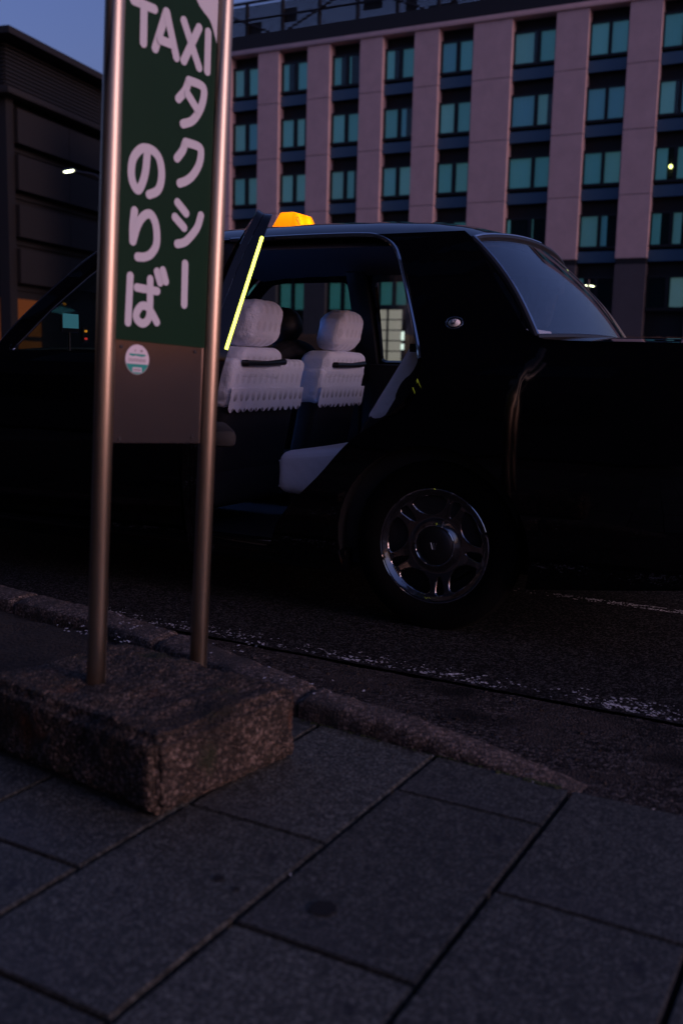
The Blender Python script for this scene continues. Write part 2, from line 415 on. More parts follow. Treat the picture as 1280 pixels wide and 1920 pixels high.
# kerb line (inner edge against the slabs, outer edge against the gutter) as functions of b
def a_in(b): return float(np.interp(b, [-6, -2.4, -1.33, -.95, -.4, .3, 8], [.62, .52, .40, .30, .135, .078, .078]))
def k_w(b): return float(np.interp(b, [-6, -.9, -.3, .1, .34, 8], [.14, .13, .105, .10, .085, .085]))
def k_h(b): return float(np.interp(b, [-6, -.45, -.1, .2, .36], [.07, .062, .045, .012, -.012]))

# pavement: bedding sheet and single granite slabs
bm = bmesh.new()
bs = [x * .2 for x in range(-30, 31)]
lo = [bm.verts.new(st(-5.5, b, -.030)) for b in bs]; hi = [bm.verts.new(st(a_in(b) + .03, b, -.030)) for b in bs]
for i in range(len(bs) - 1): bm.faces.new((lo[i], lo[i + 1], hi[i + 1], hi[i]))
pavement = struct(finish('pavement', bm, 'bed', sharp=0))
W, LEN, GAP = .33, .60, .0058
rnd = random.Random(3)
for j in range(-8, 10):
    off = -.121 if j % 2 == 0 else -.41
    b0, b1 = j * W + GAP, (j + 1) * W - GAP
    for k in range(-9, 3):
        a0, a1 = off + k * LEN + GAP * .8, off + (k + 1) * LEN - GAP * .8
        e0, e1 = min(a1, a_in(b0) - .004), min(a1, a_in(b1) - .004)
        if min(e0, e1) - a0 < .03: continue
        if a0 < -4 or (a0 > -.3 and b0 < -2.3): continue
        bm = bmesh.new(); dz = rnd.uniform(-.0012, .0012); tx, ty = rnd.uniform(-.002, .002), rnd.uniform(-.002, .002)
        c = st((a0 + a1) / 2, (b0 + b1) / 2)
        base = [(a0, b0), (e0, b0), (e1, b1), (a0, b1)]
        def zz(a, b): return dz + tx * (a - (a0 + a1) / 2) + ty * (b - (b0 + b1) / 2)
        top = [bm.verts.new(st(a, b, zz(a, b)) - c) for a, b in base]
        bot = [bm.verts.new(st(a, b, -.04) - c) for a, b in base]
        bm.faces.new(top[::-1]); bm.faces.new(bot)
        for i in range(4): bm.faces.new((top[i], top[(i + 1) % 4], bot[(i + 1) % 4], bot[i]))
        bmesh.ops.recalc_face_normals(bm, faces=bm.faces[:])
        te = [e for e in bm.edges if all(v in top for v in e.verts)]
        bmesh.ops.bevel(bm, geom=te, offset=.0022, segments=2, affect='EDGES')
        o = finish('paving_slab', bm, 'slab', pavement); o.location = c
# dark drip stain on one slab and a few grit crumbs in the joints
def blob(bm, c, r, z, seed, n=22, sx=1, sy=1):
    q = random.Random(seed); vs = []
    for i in range(n):
        t = 2 * math.pi * i / n; rr = r * (1 + .22 * noise.noise(Vector((math.cos(t) * 2 + seed, math.sin(t) * 2, seed))) + q.uniform(-.05, .05))
        vs.append(bm.verts.new(Vector((c.x + rr * math.cos(t) * sx, c.y + rr * math.sin(t) * sy, z))))
    f = bm.faces.new(vs); f.normal_update()
    if f.normal.z < 0: f.normal_flip()
M['stain'] = mat('dark_drip_stain', (.003, .003, .003), .8)
for i, (x, y, r) in enumerate(((-.015, 1.545, .019), (-.20, 1.635, .008), (-.165, 1.60, .005))):
    bm = bmesh.new(); blob(bm, Vector((x, y, 0)), r, .0028, i + 1, sx=1.25, sy=1.2); o = finish('drip_stain', bm, 'stain', pavement, sharp=0)
gb = bmesh.new(); q = random.Random(11)
for i in range(14):
    jj = q.randint(-3, 4); a = q.uniform(-1.6, .05); p = st(a, jj * W + q.uniform(-.008, .008), -.002)
    s = q.uniform(.0008, .0018)
    add_box(gb, p.x - s, p.x + s, p.y - s, p.y + s, p.z, p.z + s * 1.2)
for i in range(30):
    b = q.uniform(-1, 3); p = st(a_in(b) + q.uniform(-.012, .0), b, 0.0); s = q.uniform(.0008, .0018)
    add_box(gb, p.x - s, p.x + s, p.y - s, p.y + s, p.z, p.z + s)
grit = finish('joint_grit', gb, 'paint_white', sharp=0); grit['kind'] = 'stuff'; grit['label'] = 'pale grit crumbs in the paving joints'; grit['category'] = 'grit'

# gutter strip between kerb and road, gently rough
bm = bmesh.new(); nb, na = 260, 16; rows = []
for j in range(nb + 1):
    b = -7 + 15 * j / nb
    r_ = []
    for i in range(na + 1):
        a = (a_in(b) + .004) + (.738 - a_in(b) - .004) * i / na
        p = st(a, b); t = i / na
        z = -.012 * (1 - t) - .046 * t + .004 * noise.noise(p * 14) + .002 * noise.noise(p * 50)
        r_.append(bm.verts.new((p.x, p.y, z)))
    rows.append(r_)
for j in range(nb):
    for i in range(na): bm.faces.new((rows[j][i], rows[j][i + 1], rows[j + 1][i + 1], rows[j + 1][i]))
bmesh.ops.recalc_face_normals(bm, faces=bm.faces[:])
struct(finish('gutter', bm, 'gutter', sharp=80))
# pebbles and flakes lying in the gutter
bm = bmesh.new(); q = random.Random(5)
for i in range(420):
    b = q.uniform(-1.2, 3); a = q.uniform(a_in(b) + k_w(b), .73); p = st(a, b); s = q.uniform(.0015, .005)
    t = (a - a_in(b)) / (.738 - a_in(b)); z = -.012 * (1 - t) - .046 * t
    add_box(bm, p.x - s, p.x + s * q.uniform(.5, 1.6), p.y - s, p.y + s * q.uniform(.4, 1.2), z - .002, z + s * .9)
gv = finish('gutter_gravel', bm, 'gutter', sharp=0); gv['kind'] = 'stuff'; gv['label'] = 'loose gravel scattered along the gutter'; gv['category'] = 'gravel'

# kerb: rounded granite stones, each a piece
kerb_root = None
segs = [(-7.0, -6.1), (-6.1, -5.2), (-5.2, -4.3), (-4.3, -3.4), (-3.4, -2.5), (-2.5, -1.75), (-1.75, -1.02), (-1.02, -.405), (-.405, .36)]
for si, (b0, b1) in enumerate(segs):
    bm = bmesh.new(); n = 46; prof_n = 14; rings = []
    for i in range(n + 1):
        b = b0 + .005 + (b1 - b0 - .01) * i / n
        ai, w, h = a_in(b), k_w(b), k_h(b)
        e = min(i, n - i) * (b1 - b0) / n
        h2 = h - max(0, .012 - e) * .7
        ring = []
        for k in range(prof_n + 1):
            t = k / prof_n
            if t < .25: aa, z = 0.0, -.06 + (h2 - .022 + .06) * (t / .25)
            elif t < .75:
                u = (t - .25) / .5; aa = w * (.5 - .5 * math.cos(math.pi * u)); z = h2 - .022 + .022 * math.sin(math.pi * u) ** .38 if 0 < u < 1 else h2 - .022
            else: aa, z = w, h2 - .022 - (h2 - .022 + .06) * ((t - .75) / .25)
            p = st(ai + aa, b, z)
            d = noise.noise(p * 22) * .004 + noise.noise(p * 60) * .0026 + noise.noise(p * 140) * .0015
            ring.append(bm.verts.new(p + AX * d + Vector((0, 0, d))))
        rings.append(ring)
    for i in range(n):
        for k in range(prof_n): bm.faces.new((rings[i][k], rings[i][k + 1], rings[i + 1][k + 1], rings[i + 1][k]))
    bm.faces.new(rings[0]); bm.faces.new(rings[-1][::-1])
    bmesh.ops.recalc_face_normals(bm, faces=bm.faces[:])
    if kerb_root is None: kerb_root = struct(finish('kerb', bm, 'kerb', sharp=70))
    else: finish('kerb_stone', bm, 'kerb', kerb_root, sharp=70)

# worn white edge line on the asphalt, and paint left on the kerb: ragged flakes of paint
def flakes(name, a0, a1, b0, b1, z, cell, thr, seed, m='paint_white', fade=None, zf=None):
    bm = bmesh.new(); na = int((a1 - a0) / cell); nb = int((b1 - b0) / cell)
    cache = {}
    def vert(i, j):
        if (i, j) not in cache:
            a = a0 + i * cell; b = b0 + j * cell
            p = st(a, b); h = cell * .35
            x, y = p.x + noise.noise(Vector((i * 1.7, j * 1.3, seed))) * h, p.y + noise.noise(Vector((j * 1.1, i * 1.9, seed + 9))) * h
            cache[(i, j)] = bm.verts.new((x, y, zf(a, b) if zf else z))
        return cache[(i, j)]
    for i in range(na):
        for j in range(nb):
            a = (i + .5) * cell; b = (j + .5) * cell
            v = noise.noise(Vector((a * 40, b * 26, seed))) * .5 + noise.noise(Vector((a * 150, b * 105, seed))) * .75 + .35 * noise.noise(Vector((a * 5, b * 3.1, seed + 4)))
            v -= (fade(a / (a1 - a0)) if fade else 0)
            if v > thr: bm.faces.new((vert(i, j), vert(i, j + 1), vert(i + 1, j + 1), vert(i + 1, j)))
    bmesh.ops.recalc_face_normals(bm, faces=bm.faces[:])
    return finish(name, bm, m, sharp=0)
struct(flakes('edge_line', .782, .94, -2.4, 3.0, ROAD_Z + .0045, .0036, .33, 3.0, fade=lambda t: .55 * t * t))
# thin far lane line beyond the taxi
struct(flakes('lane_line', 2.06, 2.12, -.6, 5, ROAD_Z + .0045, .006, .22, 6.0))
def ktop(a, b):
    u = min(max((a - a_in(b)) / k_w(b), 0), 1)
    return k_h(b) - .022 + .022 * max(math.sin(math.pi * u), 0) ** .38 + .0045
for o_ in (flakes('kerb_paint', .16, .34, -.75, -.30, 0, .005, .52, 8.0, zf=ktop), flakes('kerb_paint', .30, .52, -1.45, -.75, 0, .005, .50, 12.0, zf=ktop)):
    o_.parent = kerb_root
bm = bmesh.new(); q = random.Random(21)
for i in range(160):
    b = q.uniform(.22, .30) if i < 60 else q.uniform(-.9, .3); p = st(a_in(b) - .004 + q.uniform(-.004, .006), b, -.004); s = q.uniform(.002, .006)
    add_box(bm, p.x - s, p.x + s, p.y - s, p.y + s, p.z - .004, p.z + s)
ms = finish('kerb_moss', bm, 'moss', sharp=0); ms['kind'] = 'stuff'; ms['label'] = 'tufts of dark moss along the kerb joint'; ms['category'] = 'moss'

# little planting bed behind the sign base: soil and mossy edging stones
bm = bmesh.new(); V = [[bm.verts.new(st(-.10 + .62 * i / 14, -3.2 + 2.05 * j / 30, .015) + Vector((0, 0, .02 * noise.noise(Vector((i * .7, j * .6, 2)))))) for j in range(31)] for i in range(15)]
for i in range(14):
    for j in range(30): bm.faces.new((V[i][j], V[i][j + 1], V[i + 1][j + 1], V[i + 1][j]))
bmesh.ops.recalc_face_normals(bm, faces=bm.faces[:]); struct(finish('planting_bed', bm, 'soil'))
def rough_box(name, cx, cy, w, l, h, rz, m, parent=None, z0=0, res=.02, amp=.006, bev=.02):
    bm = bmesh.new(); bmesh.ops.create_cube(bm, size=1.0)
    for v in bm.verts: v.co = (v.co.x * w, v.co.y * l, (v.co.z + .5) * h)
    bmesh.ops.bevel(bm, geom=bm.edges[:], offset=bev, segments=3, affect='EDGES')
    for ax, lim in ((0, w / 2), (1, l / 2)):
        k = int(2 * lim / res)
        for i in range(1, k):
            co = [0, 0, 0]; no = [0, 0, 0]; co[ax] = -lim + 2 * lim * i / k; no[ax] = 1
            bmesh.ops.bisect_plane(bm, geom=bm.verts[:] + bm.edges[:] + bm.faces[:], dist=1e-6, plane_co=co, plane_no=no)
    for i in range(1, int(h / res)):
        bmesh.ops.bisect_plane(bm, geom=bm.verts[:] + bm.edges[:] + bm.faces[:], dist=1e-6, plane_co=(0, 0, h * i / int(h / res)), plane_no=(0, 0, 1))
    bm.normal_update()
    for v in bm.verts:
        if v.co.z > .003:
            d = noise.noise(v.co * 9) * amp * 1.2 + noise.noise(v.co * 32) * amp * .8 + noise.noise(v.co * 90) * amp * .45
            v.co += v.normal * d
    o = finish(name, bm, m, parent, sharp=75)
    o.location = (cx, cy, z0); o.rotation_euler = (0, 0, rz); return o
for a, b, l, rz in ((.02, -1.72, .55, -TH), (-.02, -2.35, .6, -TH)):
    p = st(a, b); e = rough_box('edging_stone', p.x, p.y, l, .11, .13, rz, 'kerb', z0=-.03, amp=.005)
    e['group'] = 'edging stones of the planting bed'
    tag(e, 'mossy granite edging stone of the bed, ' + ('nearer the sign base' if b > -2 else 'second from the sign base'), 'edging stone', 'edging stones of the planting bed')

# ================================================================== TAXI STAND SIGN
PA = Vector((-.5515, 2.1926, 0)); SH = Vector((.64156, .76707, 0)); SN = Vector((.76707, -.64156, 0))
BZ = .16
SV = (Vector((0, 0, 1)) + SH * math.tan(R(2.75))).normalized(); SS = SV.cross(SN).normalized()
if SS.dot(SH) < 0: SS = -SS
SEP = .311
sign = empty('taxi_stand_sign', PA, 0, 'green and silver taxi stand sign on two steel poles in a rough concrete block', 'sign')
def sp(s, v, n=0): return Vector((0, 0, BZ)) + SS * s + SV * v + SN * n       # local to the sign's empty
for k, s in enumerate((0.0, SEP)):
    tube('pole', [sp(s, -.13), sp(s, .5), sp(s, 1.1), sp(s, 1.9)], .0215, 'steel', sign, seg=40)
cB = Vector((-.107, 2.207, 0)); cN = Vector((-.372, 1.858, 0))
e1 = (cB - cN); e2 = Vector((-e1.y, e1.x, 0)).normalized(); bc = cN + e1 / 2 + e2 * .272
blk = rough_box('base_block', bc.x - PA.x, bc.y - PA.y, e1.length - .002, .60, .172, math.atan2(e1.y, e1.x), 'block', sign, amp=.009, bev=.02, res=.016)
blk.modifiers.new('sub', 'SUBSURF').levels = 1; blk.modifiers['sub'].render_levels = 1
tx = bpy.data.textures.new('grain', 'CLOUDS'); tx.noise_scale = .012; tx.noise_depth = 3
dm = blk.modifiers.new('grain', 'DISPLACE'); dm.texture = tx; dm.strength = .010; dm.mid_level = .5
def sign_panel(name, pts, m, n0, n1, parent):
    bm = bmesh.new(); f = [bm.verts.new(sp(p[0], p[1], n1)) for p in pts]; b = [bm.verts.new(sp(p[0], p[1], n0)) for p in pts]
    bm.faces.new(f); bm.faces.new(b[::-1])
    for i in range(len(pts)): bm.faces.new((f[i], f[(i + 1) % len(pts)], b[(i + 1) % len(pts)], b[i]))
    bmesh.ops.recalc_face_normals(bm, faces=bm.faces[:])
    return finish(name, bm, m, parent, sharp=0)
back = sign_panel('backing_plate', [(.024, .555), (.2875, .555), (.2875, 1.86), (.024, 1.86)], 'plate', -.004, .001, sign)
green = sign_panel('green_panel', [(.0235, .785), (.288, .785), (.288, 1.862), (.0235, 1.862)], 'green', .0012, .0040, sign)
def ribbon(name, strokes, w, m, parent, n0):
    """rounded brush strokes as thin raised ribbons"""
    bm = bmesh.new(); lev = 0
    for stroke in strokes:
        P = [Vector((p[0], p[1])) for p in stroke]
        if len(P) > 2 and name != 'letter_a':
            P = [Vector((q.x, q.y)) for q in catmull([(p.x, p.y, 0) for p in P], 7)]
        # rounded joins: resample
        L = []; R_ = []; tot = len(P)
        for i in range(tot):
            d = (P[min(i + 1, tot - 1)] - P[max(i - 1, 0)]).normalized(); nn = Vector((-d.y, d.x))
            L.append(P[i] + nn * w / 2); R_.append(P[i] - nn * w / 2)
        z0 = n0 + lev * .00012
        zs = [z0 + .0008 * i / max(1, tot - 1) for i in range(tot)]
        lv = [bm.verts.new(sp(q.x, q.y, z)) for q, z in zip(L, zs)]; rv = [bm.verts.new(sp(q.x, q.y, z)) for q, z in zip(R_, zs)]
        for i in range(tot - 1): bm.faces.new((lv[i], lv[i + 1], rv[i + 1], rv[i]))
        for end, z in ((0, zs[0]), (tot - 1, zs[-1])):
            d = (P[1] - P[0]) if end == 0 else (P[-2] - P[-1]); a0 = math.atan2(d.y, d.x)
            fan = [bm.verts.new(sp(P[end].x + w / 2 * math.cos(a0 + math.pi / 2 + math.pi * k / 10), P[end].y + w / 2 * math.sin(a0 + math.pi / 2 + math.pi * k / 10), z)) for k in range(11)]
            bm.faces.new(fan)
        lev += 9
    for f in bm.faces:
        f.normal_update()
        if f.normal.dot(SN) < 0: f.normal_flip()
    return finish(name, bm, m, parent, sharp=0)
LETTERS = {
  'letter_t': [[(0.0448, 1.5075), (0.1012, 1.5075)], [(0.0725, 1.507), (0.0732, 1.4276)]],
  'letter_a': [[(0.1074, 1.4266), (0.1349, 1.5121)], [(0.1354, 1.5121), (0.1666, 1.4243)], [(0.12, 1.448), (0.1543, 1.448)]],
  'letter_x': [[(0.1865, 1.51), (0.2358, 1.4218)], [(0.2313, 1.5083), (0.1885, 1.4233)]],
  'letter_i': [[(0.2605, 1.5075), (0.2612, 1.4205)]],
  'katakana_ta': [[(0.207, 1.3854), (0.198, 1.3619), (0.1778, 1.3377)], [(0.207, 1.3854), (0.239, 1.3850), (0.2525, 1.3776), (0.2512, 1.3523), (0.2393, 1.3235), (0.22, 1.2995), (0.1931, 1.2858)], [(0.2042, 1.354), (0.2332, 1.3274)]],
  'katakana_ku': [[(0.2036, 1.2478), (0.1959, 1.2277), (0.1797, 1.2071)], [(0.2036, 1.2478), (0.2383, 1.2472), (0.2507, 1.239), (0.2467, 1.2085), (0.2289, 1.1799), (0.2092, 1.1629), (0.1894, 1.1532)]],
  'katakana_shi': [[(0.1866, 1.1097), (0.2128, 1.0899)], [(0.1796, 1.0755), (0.2071, 1.0563)], [(0.2572, 1.0922), (0.2467, 1.0629), (0.2243, 1.0361), (0.2073, 1.0225), (0.1878, 1.0163)]],
  'long_vowel_mark': [[(0.2161, 0.9749), (0.2171, 0.8811)]],
  'hiragana_no': [[(0.0949, 1.2010), (0.0917, 1.1605), (0.0827, 1.1305), (0.0716, 1.1155), (0.0578, 1.1287), (0.0522, 1.1523), (0.0568, 1.1807), (0.0739, 1.2028), (0.091, 1.2097), (0.1113, 1.208), (0.1284, 1.195), (0.1364, 1.1697), (0.1348, 1.1418), (0.1246, 1.123), (0.1032, 1.1116)]],
  'hiragana_ri': [[(0.0646, 1.0694), (0.0612, 1.0366), (0.0618, 1.003)], [(0.0618, 1.003), (0.0726, 1.0373), (0.0877, 1.0607), (0.1063, 1.0698), (0.1206, 1.0571), (0.1277, 1.0328), (0.127, 1.0038), (0.1127, 0.9825), (0.094, 0.9731), (0.0758, 0.9709)]],
  'hiragana_ba': [[(0.0583, 0.927), (0.0556, 0.8246)], [(0.0774, 0.9037), (0.1342, 0.9023)], [(0.1129, 0.9266), (0.1146, 0.8588), (0.1106, 0.8369), (0.0959, 0.8258), (0.0794, 0.8328), (0.0769, 0.8474), (0.089, 0.8636), (0.1053, 0.8643), (0.1211, 0.8509), (0.1353, 0.8323)], [(0.1309, 0.9456), (0.1403, 0.9225)], [(0.1467, 0.9505), (0.1556, 0.9266)]],
}
for nm, ss in LETTERS.items():
    ribbon(nm, ss, .0195 if nm != 'hiragana_ba' else .0185, 'white_film', green, .0045)
# white curved field at the top right of the panel
wf = catmull([(.180, 1.862, 0), (.186, 1.70, 0), (.197, 1.615, 0), (.2225, 1.5662, 0), (.2424, 1.5485, 0), (.2577, 1.5397, 0), (.2703, 1.5267, 0), (.2832, 1.5007, 0)], 6)
sign_panel('white_field', [(p.x, p.y) for p in wf] + [(.2878, 1.49), (.2878, 1.8615)], 'white_film', .0041, .0047, green)
# screws and the round sticker on the silver plate
for s, v in ((.042, .7697), (.2596, .7736), (.0452, .5639), (.2613, .5704)):
    c = sp(s, v, .0012); bm = bmesh.new()
    add_tube(bm, [c - SN * .001, c + SN * .0018], .0042, 14); bmesh.ops.recalc_face_normals(bm, faces=bm.faces[:]); finish('screw', bm, 'darkmetal', back)
def disc_pts(cs, cv, r, a0=0, a1=360, n=40): return [(cs + r * math.cos(R(a0 + (a1 - a0) * i / n)), cv + r * math.sin(R(a0 + (a1 - a0) * i / n))) for i in range(n)]
cs, cv, cr = .0877, .7444, .0335
stk = sign_panel('round_sticker', disc_pts(cs, cv, cr), 'sticker_white', .0011, .0016, sign)
y = -.0105; a = math.degrees(math.asin(y / cr))
sign_panel('sticker_green_field', [(cs + (cr - .001) * math.cos(R(t)), cv + (cr - .001) * math.sin(R(t))) for t in np.linspace(a, -180 - a, 30)], 'sticker_green', .0017, .0019, stk)
sign_panel('sticker_green_bar', [(cs - .023, cv + .0125), (cs + .023, cv + .0125), (cs + .023, cv + .0085), (cs + .012, cv + .0065), (cs - .006, cv + .0085), (cs - .012, cv + .0065), (cs - .023, cv + .0085)], 'sticker_green', .0017, .0019, stk)
sign_panel('sticker_label', [(cs - .013, cv - .018), (cs + .013, cv - .018), (cs + .013, cv - .0285), (cs - .013, cv - .0285)], 'sticker_white', .00195, .0021, stk)
q = random.Random(4); bmk = bmesh.new()
def mark(s0, s1, v0, v1, n):
    f = [bmk.verts.new(sp(a_, b_, n)) for a_, b_ in ((s0, v0), (s1, v0), (s1, v1), (s0, v1))]; bmk.faces.new(f)
for i in range(9):
    s0 = cs - .025 + i * .0056
    for k in range(3): mark(s0, s0 + .0036, cv - .0035 + k * .0022 - .001, cv - .0035 + k * .0022 - .0001, .0019)
    mark(s0 + .0014, s0 + .0022, cv - .006, cv + .002, .00205)
for s0 in (-.008, .008, .0115): mark(cs + s0, cs + s0 + .0028, cv + .0175, cv + .0215, .0019)
for i in range(4): mark(cs - .010 + i * .0053, cs - .0067 + i * .0053, cv - .0255, cv - .0215, .0023)
for f in bmk.faces:
    f.normal_update()
    if f.normal.dot(SN) < 0: f.normal_flip()
finish('sticker_print', bmk, 'ink', stk, sharp=0)

# ================================================================== TAXI (car frame: x forward, y to its left = kerb side, z up from the road; origin under the rear axle)
taxi = empty('taxi', (.6951, 4.2479, ROAD_Z), R(153), 'black saloon taxi with its rear door swung open and a lit orange roof lamp', 'taxi')
_ZP = [.16, .26, .36, .46, .56, .66, .76, .86, .92, .97, 1.04, 1.12, 1.20, 1.28, 1.36, 1.43, 1.50]
_YP = [.80, .825, .843, .853, .859, .860, .858, .850, .841, .824, .797, .767, .735, .700, .661, .622, .575]
_zz = np.linspace(.16, 1.5, 135); _yy = np.interp(_zz, _ZP, _YP)
_ker = np.ones(7) / 7; _yy = np.convolve(np.pad(_yy, 3, mode='edge'), _ker, 'valid')
def yside(x, z):
    y = float(np.interp(z, _zz, _yy))
    y -= .16 * max(0, min(1.2, (x - 2.15) / 1.5)) ** 2.2 + .06 * max(0, min(1.2, (-.62 - x) / .45)) ** 2.4
    return y
def side(s, inset=0.0): return lambda x, z: Vector((x, s * (yside(x, z) - inset), z))
def spl(pts, n=6): return [(p.x, p.y) for p in catmull([(a, b, 0) for a, b in pts], n)]

DOGLEG = spl([(.36, 1.428), (.265, 1.405), (.205, 1.33), (.13, 1.169), (.075, 1.03), (.054, .96), (.068, .885), (.142, .79), (.306, .678), (.435, .542), (.552, .431), (.625, .34), (.66, .26)], 5)
REARDOOR = [(1.035, .26), (1.035, .95), (1.005, 1.39), (.985, 1.418), (.95, 1.428)] + DOGLEG
REARWIN = fillet([(.965, .975), (.94, 1.385), (.36, 1.385), (.285, 1.36), (.225, 1.27), (.135, 1.04), (.13, .975)], [.02, .03, .04, .05, .05, .02, .02])
FRONTDOOR = [(1.055, .26), (1.055, .95), (1.03, 1.39), (1.05, 1.428), (1.50, 1.428)] + spl([(1.50, 1.428), (1.585, 1.418), (1.66, 1.372), (1.75, 1.298), (1.865, 1.195), (1.97, 1.095), (2.06, .985), (2.085, .90)], 5)[1:] + [(2.10, .55), (2.07, .26)]
FRONTWIN = fillet([(1.115, .968), (1.095, 1.385), (1.49, 1.385), (1.575, 1.368), (1.655, 1.312), (1.83, 1.155), (1.99, .985), (1.99, .968)], [.02, .03, .05, .05, .04, .04, .01, .01])
QUARTER = list(DOGLEG) + [(.60, .20)] + [(.352, .20)] + arc(0, .307, .368, -16, 196, 30) + [(-.36, .20), (-.95, .27), (-1.02, .36), (-1.05, .55), (-1.06, .80), (-1.055, .98), (-1.03, 1.028), (-.92, 1.036), (-.45, 1.040), (-.37, 1.044), (-.335, 1.056), (-.295, 1.083), (-.214, 1.187), (-.082, 1.358), (-.045, 1.402), (-.01, 1.428)]
FENDER = [(2.12, .26), (2.14, .55), (2.105, .90), (2.10, .965), (2.25, .955), (2.8, .925), (3.3, .86), (3.52, .79), (3.56, .70), (3.57, .50), (3.52, .30), (3.40, .22), (3.145, .20)] + [(2.785 + .368 * math.cos(R(t)), .307 + .368 * math.sin(R(t))) for t in np.linspace(-16, 196, 31)] + [(2.43, .20), (2.2, .20)]
body_parts = []
for s in (1, -1):
    quarter = panel('rear_quarter_panel', QUARTER, [], side(s), .045, .012, 'carpaint', taxi, flip=False)
    panel('front_fender', FENDER, [], side(s), .06, .012, 'carpaint', taxi)
    fd = panel('front_door', FRONTDOOR, [FRONTWIN], side(s), .05, .03, 'carpaint', taxi)
    panel('window_glass', FRONTWIN, [], side(s, .014), .08, .004, 'carglass', fd)
    tube('window_trim', [side(s, -.004)(x, z) for x, z in FRONTWIN[6:] + FRONTWIN[:2]], .006, 'chrome', fd, seg=8)
    tube('belt_moulding', [side(s, -.004)(x, .948) for x in np.linspace(1.06, 2.07, 30)], .009, 'chrome', fd, seg=8)
    tube('side_moulding', [side(s, -.001)(x, .553) for x in np.linspace(1.07, 2.09, 30)], .013, 'chrome', fd, seg=8)
    box('door_handle', 1.10, 1.27, .853, .885, .83, .862, 'chrome', fd, bev=.010, f=lambda c, s=s: Vector((c.x, s * c.y, c.z)))
    # A pillar drip trim along the windscreen
    ap = [(2.105, .97), (2.02, 1.078), (1.92, 1.178), (1.80, 1.290), (1.69, 1.383), (1.60, 1.430), (1.48, 1.447)]
    apx = spl(ap, 5)
    tube('windscreen_pillar', [Vector((x, s * (yside(x, min(z, 1.43)) - .020), z - .006)) for x, z in apx], .020, 'carpaint', taxi, seg=12)
    tube('pillar_trim', [Vector((x, s * (yside(x, min(z, 1.43)) - .008), z + .008)) for x, z in apx], .010, 'chrome', taxi, seg=8)
    # sill, B pillar, side moulding of the quarter
    box('sill', .34, 2.45, .745, .815, .17, .262, 'carpaint', taxi, bev=.015, f=lambda c, s=s: Vector((c.x, s * c.y, c.z)))
    panel('centre_pillar', [(.985, .26), (1.10, .26), (1.10, .95), (1.075, 1.43), (.975, 1.43)], [], side(s, .035), .08, .03, 'blackplastic', taxi)
    tube('side_moulding', [side(s, -.001)(x, .553) for x in np.linspace(-.345, -.98, 24)], .008, 'chrome', quarter, seg=8)
    # wheel arch liner
    bm = bmesh.new()
    for cx in (0.0, 2.785):
        pass
    for cx in (0.0, 2.785):
        bm = bmesh.new(); n = 24; A_ = []; B_ = []
        for i in range(n + 1):
            t = R(-20 + 220 * i / n); x, z = cx + .372 * math.cos(t), .307 + .372 * math.sin(t)
            A_.append(bm.verts.new((x, s * (yside(x, max(z, .2)) - .010), z))); B_.append(bm.verts.new((x, s * .50, z)))
        for i in range(n): bm.faces.new((A_[i], A_[i + 1], B_[i + 1], B_[i]))
        bm.faces.new(B_)
        finish('wheel_arch_liner', bm, 'blackplastic', taxi)
    if s == 1: quarter_l = quarter
# closed far rear door
fr = panel('rear_door', REARDOOR, [REARWIN], side(-1), .05, .03, 'carpaint', taxi)
panel('window_glass', REARWIN, [], side(-1, .014), .08, .004, 'carglass', fr)
for s in (-1,):
    panel('door_trim', [(1.02, .30), (1.02, .955), (.13, .955), (.10, .88), (.20, .79), (.34, .68), (.47, .54), (.62, .33)], [], side(-1, .06), .15, .02, 'interior', fr)
    panel('door_trim', [(1.09, .30), (1.09, .955), (2.03, .955), (2.05, .5), (2.03, .30)], [], side(-1, .06), .15, .02, 'interior', fd)
# bright weather strip round the open door hole and drip rail along the roof
strip = spl([(1.0, 1.434), (.70, 1.437), (.43, 1.435), (.335, 1.424), (.268, 1.388), (.222, 1.325), (.150, 1.170), (.093, 1.035), (.072, .975)], 8)
tube('door_opening_trim', [Vector((x - .008, yside(x, min(z, 1.43)) + .005, z)) for x, z in strip], .009, 'chrome', quarter_l, seg=8)
# jamb surfaces of the open doorway (wall thickness inwards)
bm = bmesh.new(); A_ = [bm.verts.new(Vector((x, yside(x, z) - .004, z))) for x, z in DOGLEG]; B_ = [bm.verts.new(Vector((x - .02, yside(x, z) - .075, z + .01))) for x, z in DOGLEG]
for i in range(len(A_) - 1): bm.faces.new((A_[i], A_[i + 1], B_[i + 1], B_[i]))
bmesh.ops.recalc_face_normals(bm, faces=bm.faces[:]); finish('door_jamb', bm, 'blackplastic', quarter_l)
# inner lining of the quarter so that the boot is closed off
panel('quarter_lining', [(x - .01, z) for x, z in DOGLEG[2:]] + [(.30, .22), (-.30, .22), (-.30, 1.05), (-.07, 1.33), (.0, 1.40)], [], side(1, .085), .12, .006, 'interior', quarter_l)

# roof
RX0, RX1 = -.045, 1.60
def roof_fn(u, v):
    yy = -1 + 2 * v; a = abs(yy)
    xr = RX0 - .045 * (1 - a ** 2); xf = RX1 + .05 * (1 - a ** 2)
    x = xr + (xf - xr) * u
    zc = float(np.interp(x, [-.12, -.05, .05, .2, .4, .7, 1.1, 1.35, 1.55, 1.66], [1.440, 1.466, 1.495, 1.519, 1.531, 1.537, 1.530, 1.512, 1.478, 1.452]))
    ze = float(np.interp(x, [-.12, -.05, .05, .2, 1.3, 1.5, 1.66], [1.395, 1.402, 1.422, 1.433, 1.437, 1.434, 1.418]))
    prof = 1 - (a ** 3.6)
    ye = .628 - .01 * max(0, (x - 1.3)) 
    return Vector((x, math.copysign(ye * (1 - (1 - a) ** 1.35), yy) if False else yy * ye, ze + (zc - ze) * prof))
grid_surf('roof', roof_fn, 40, 40, 'carpaint', taxi, thick=.012)
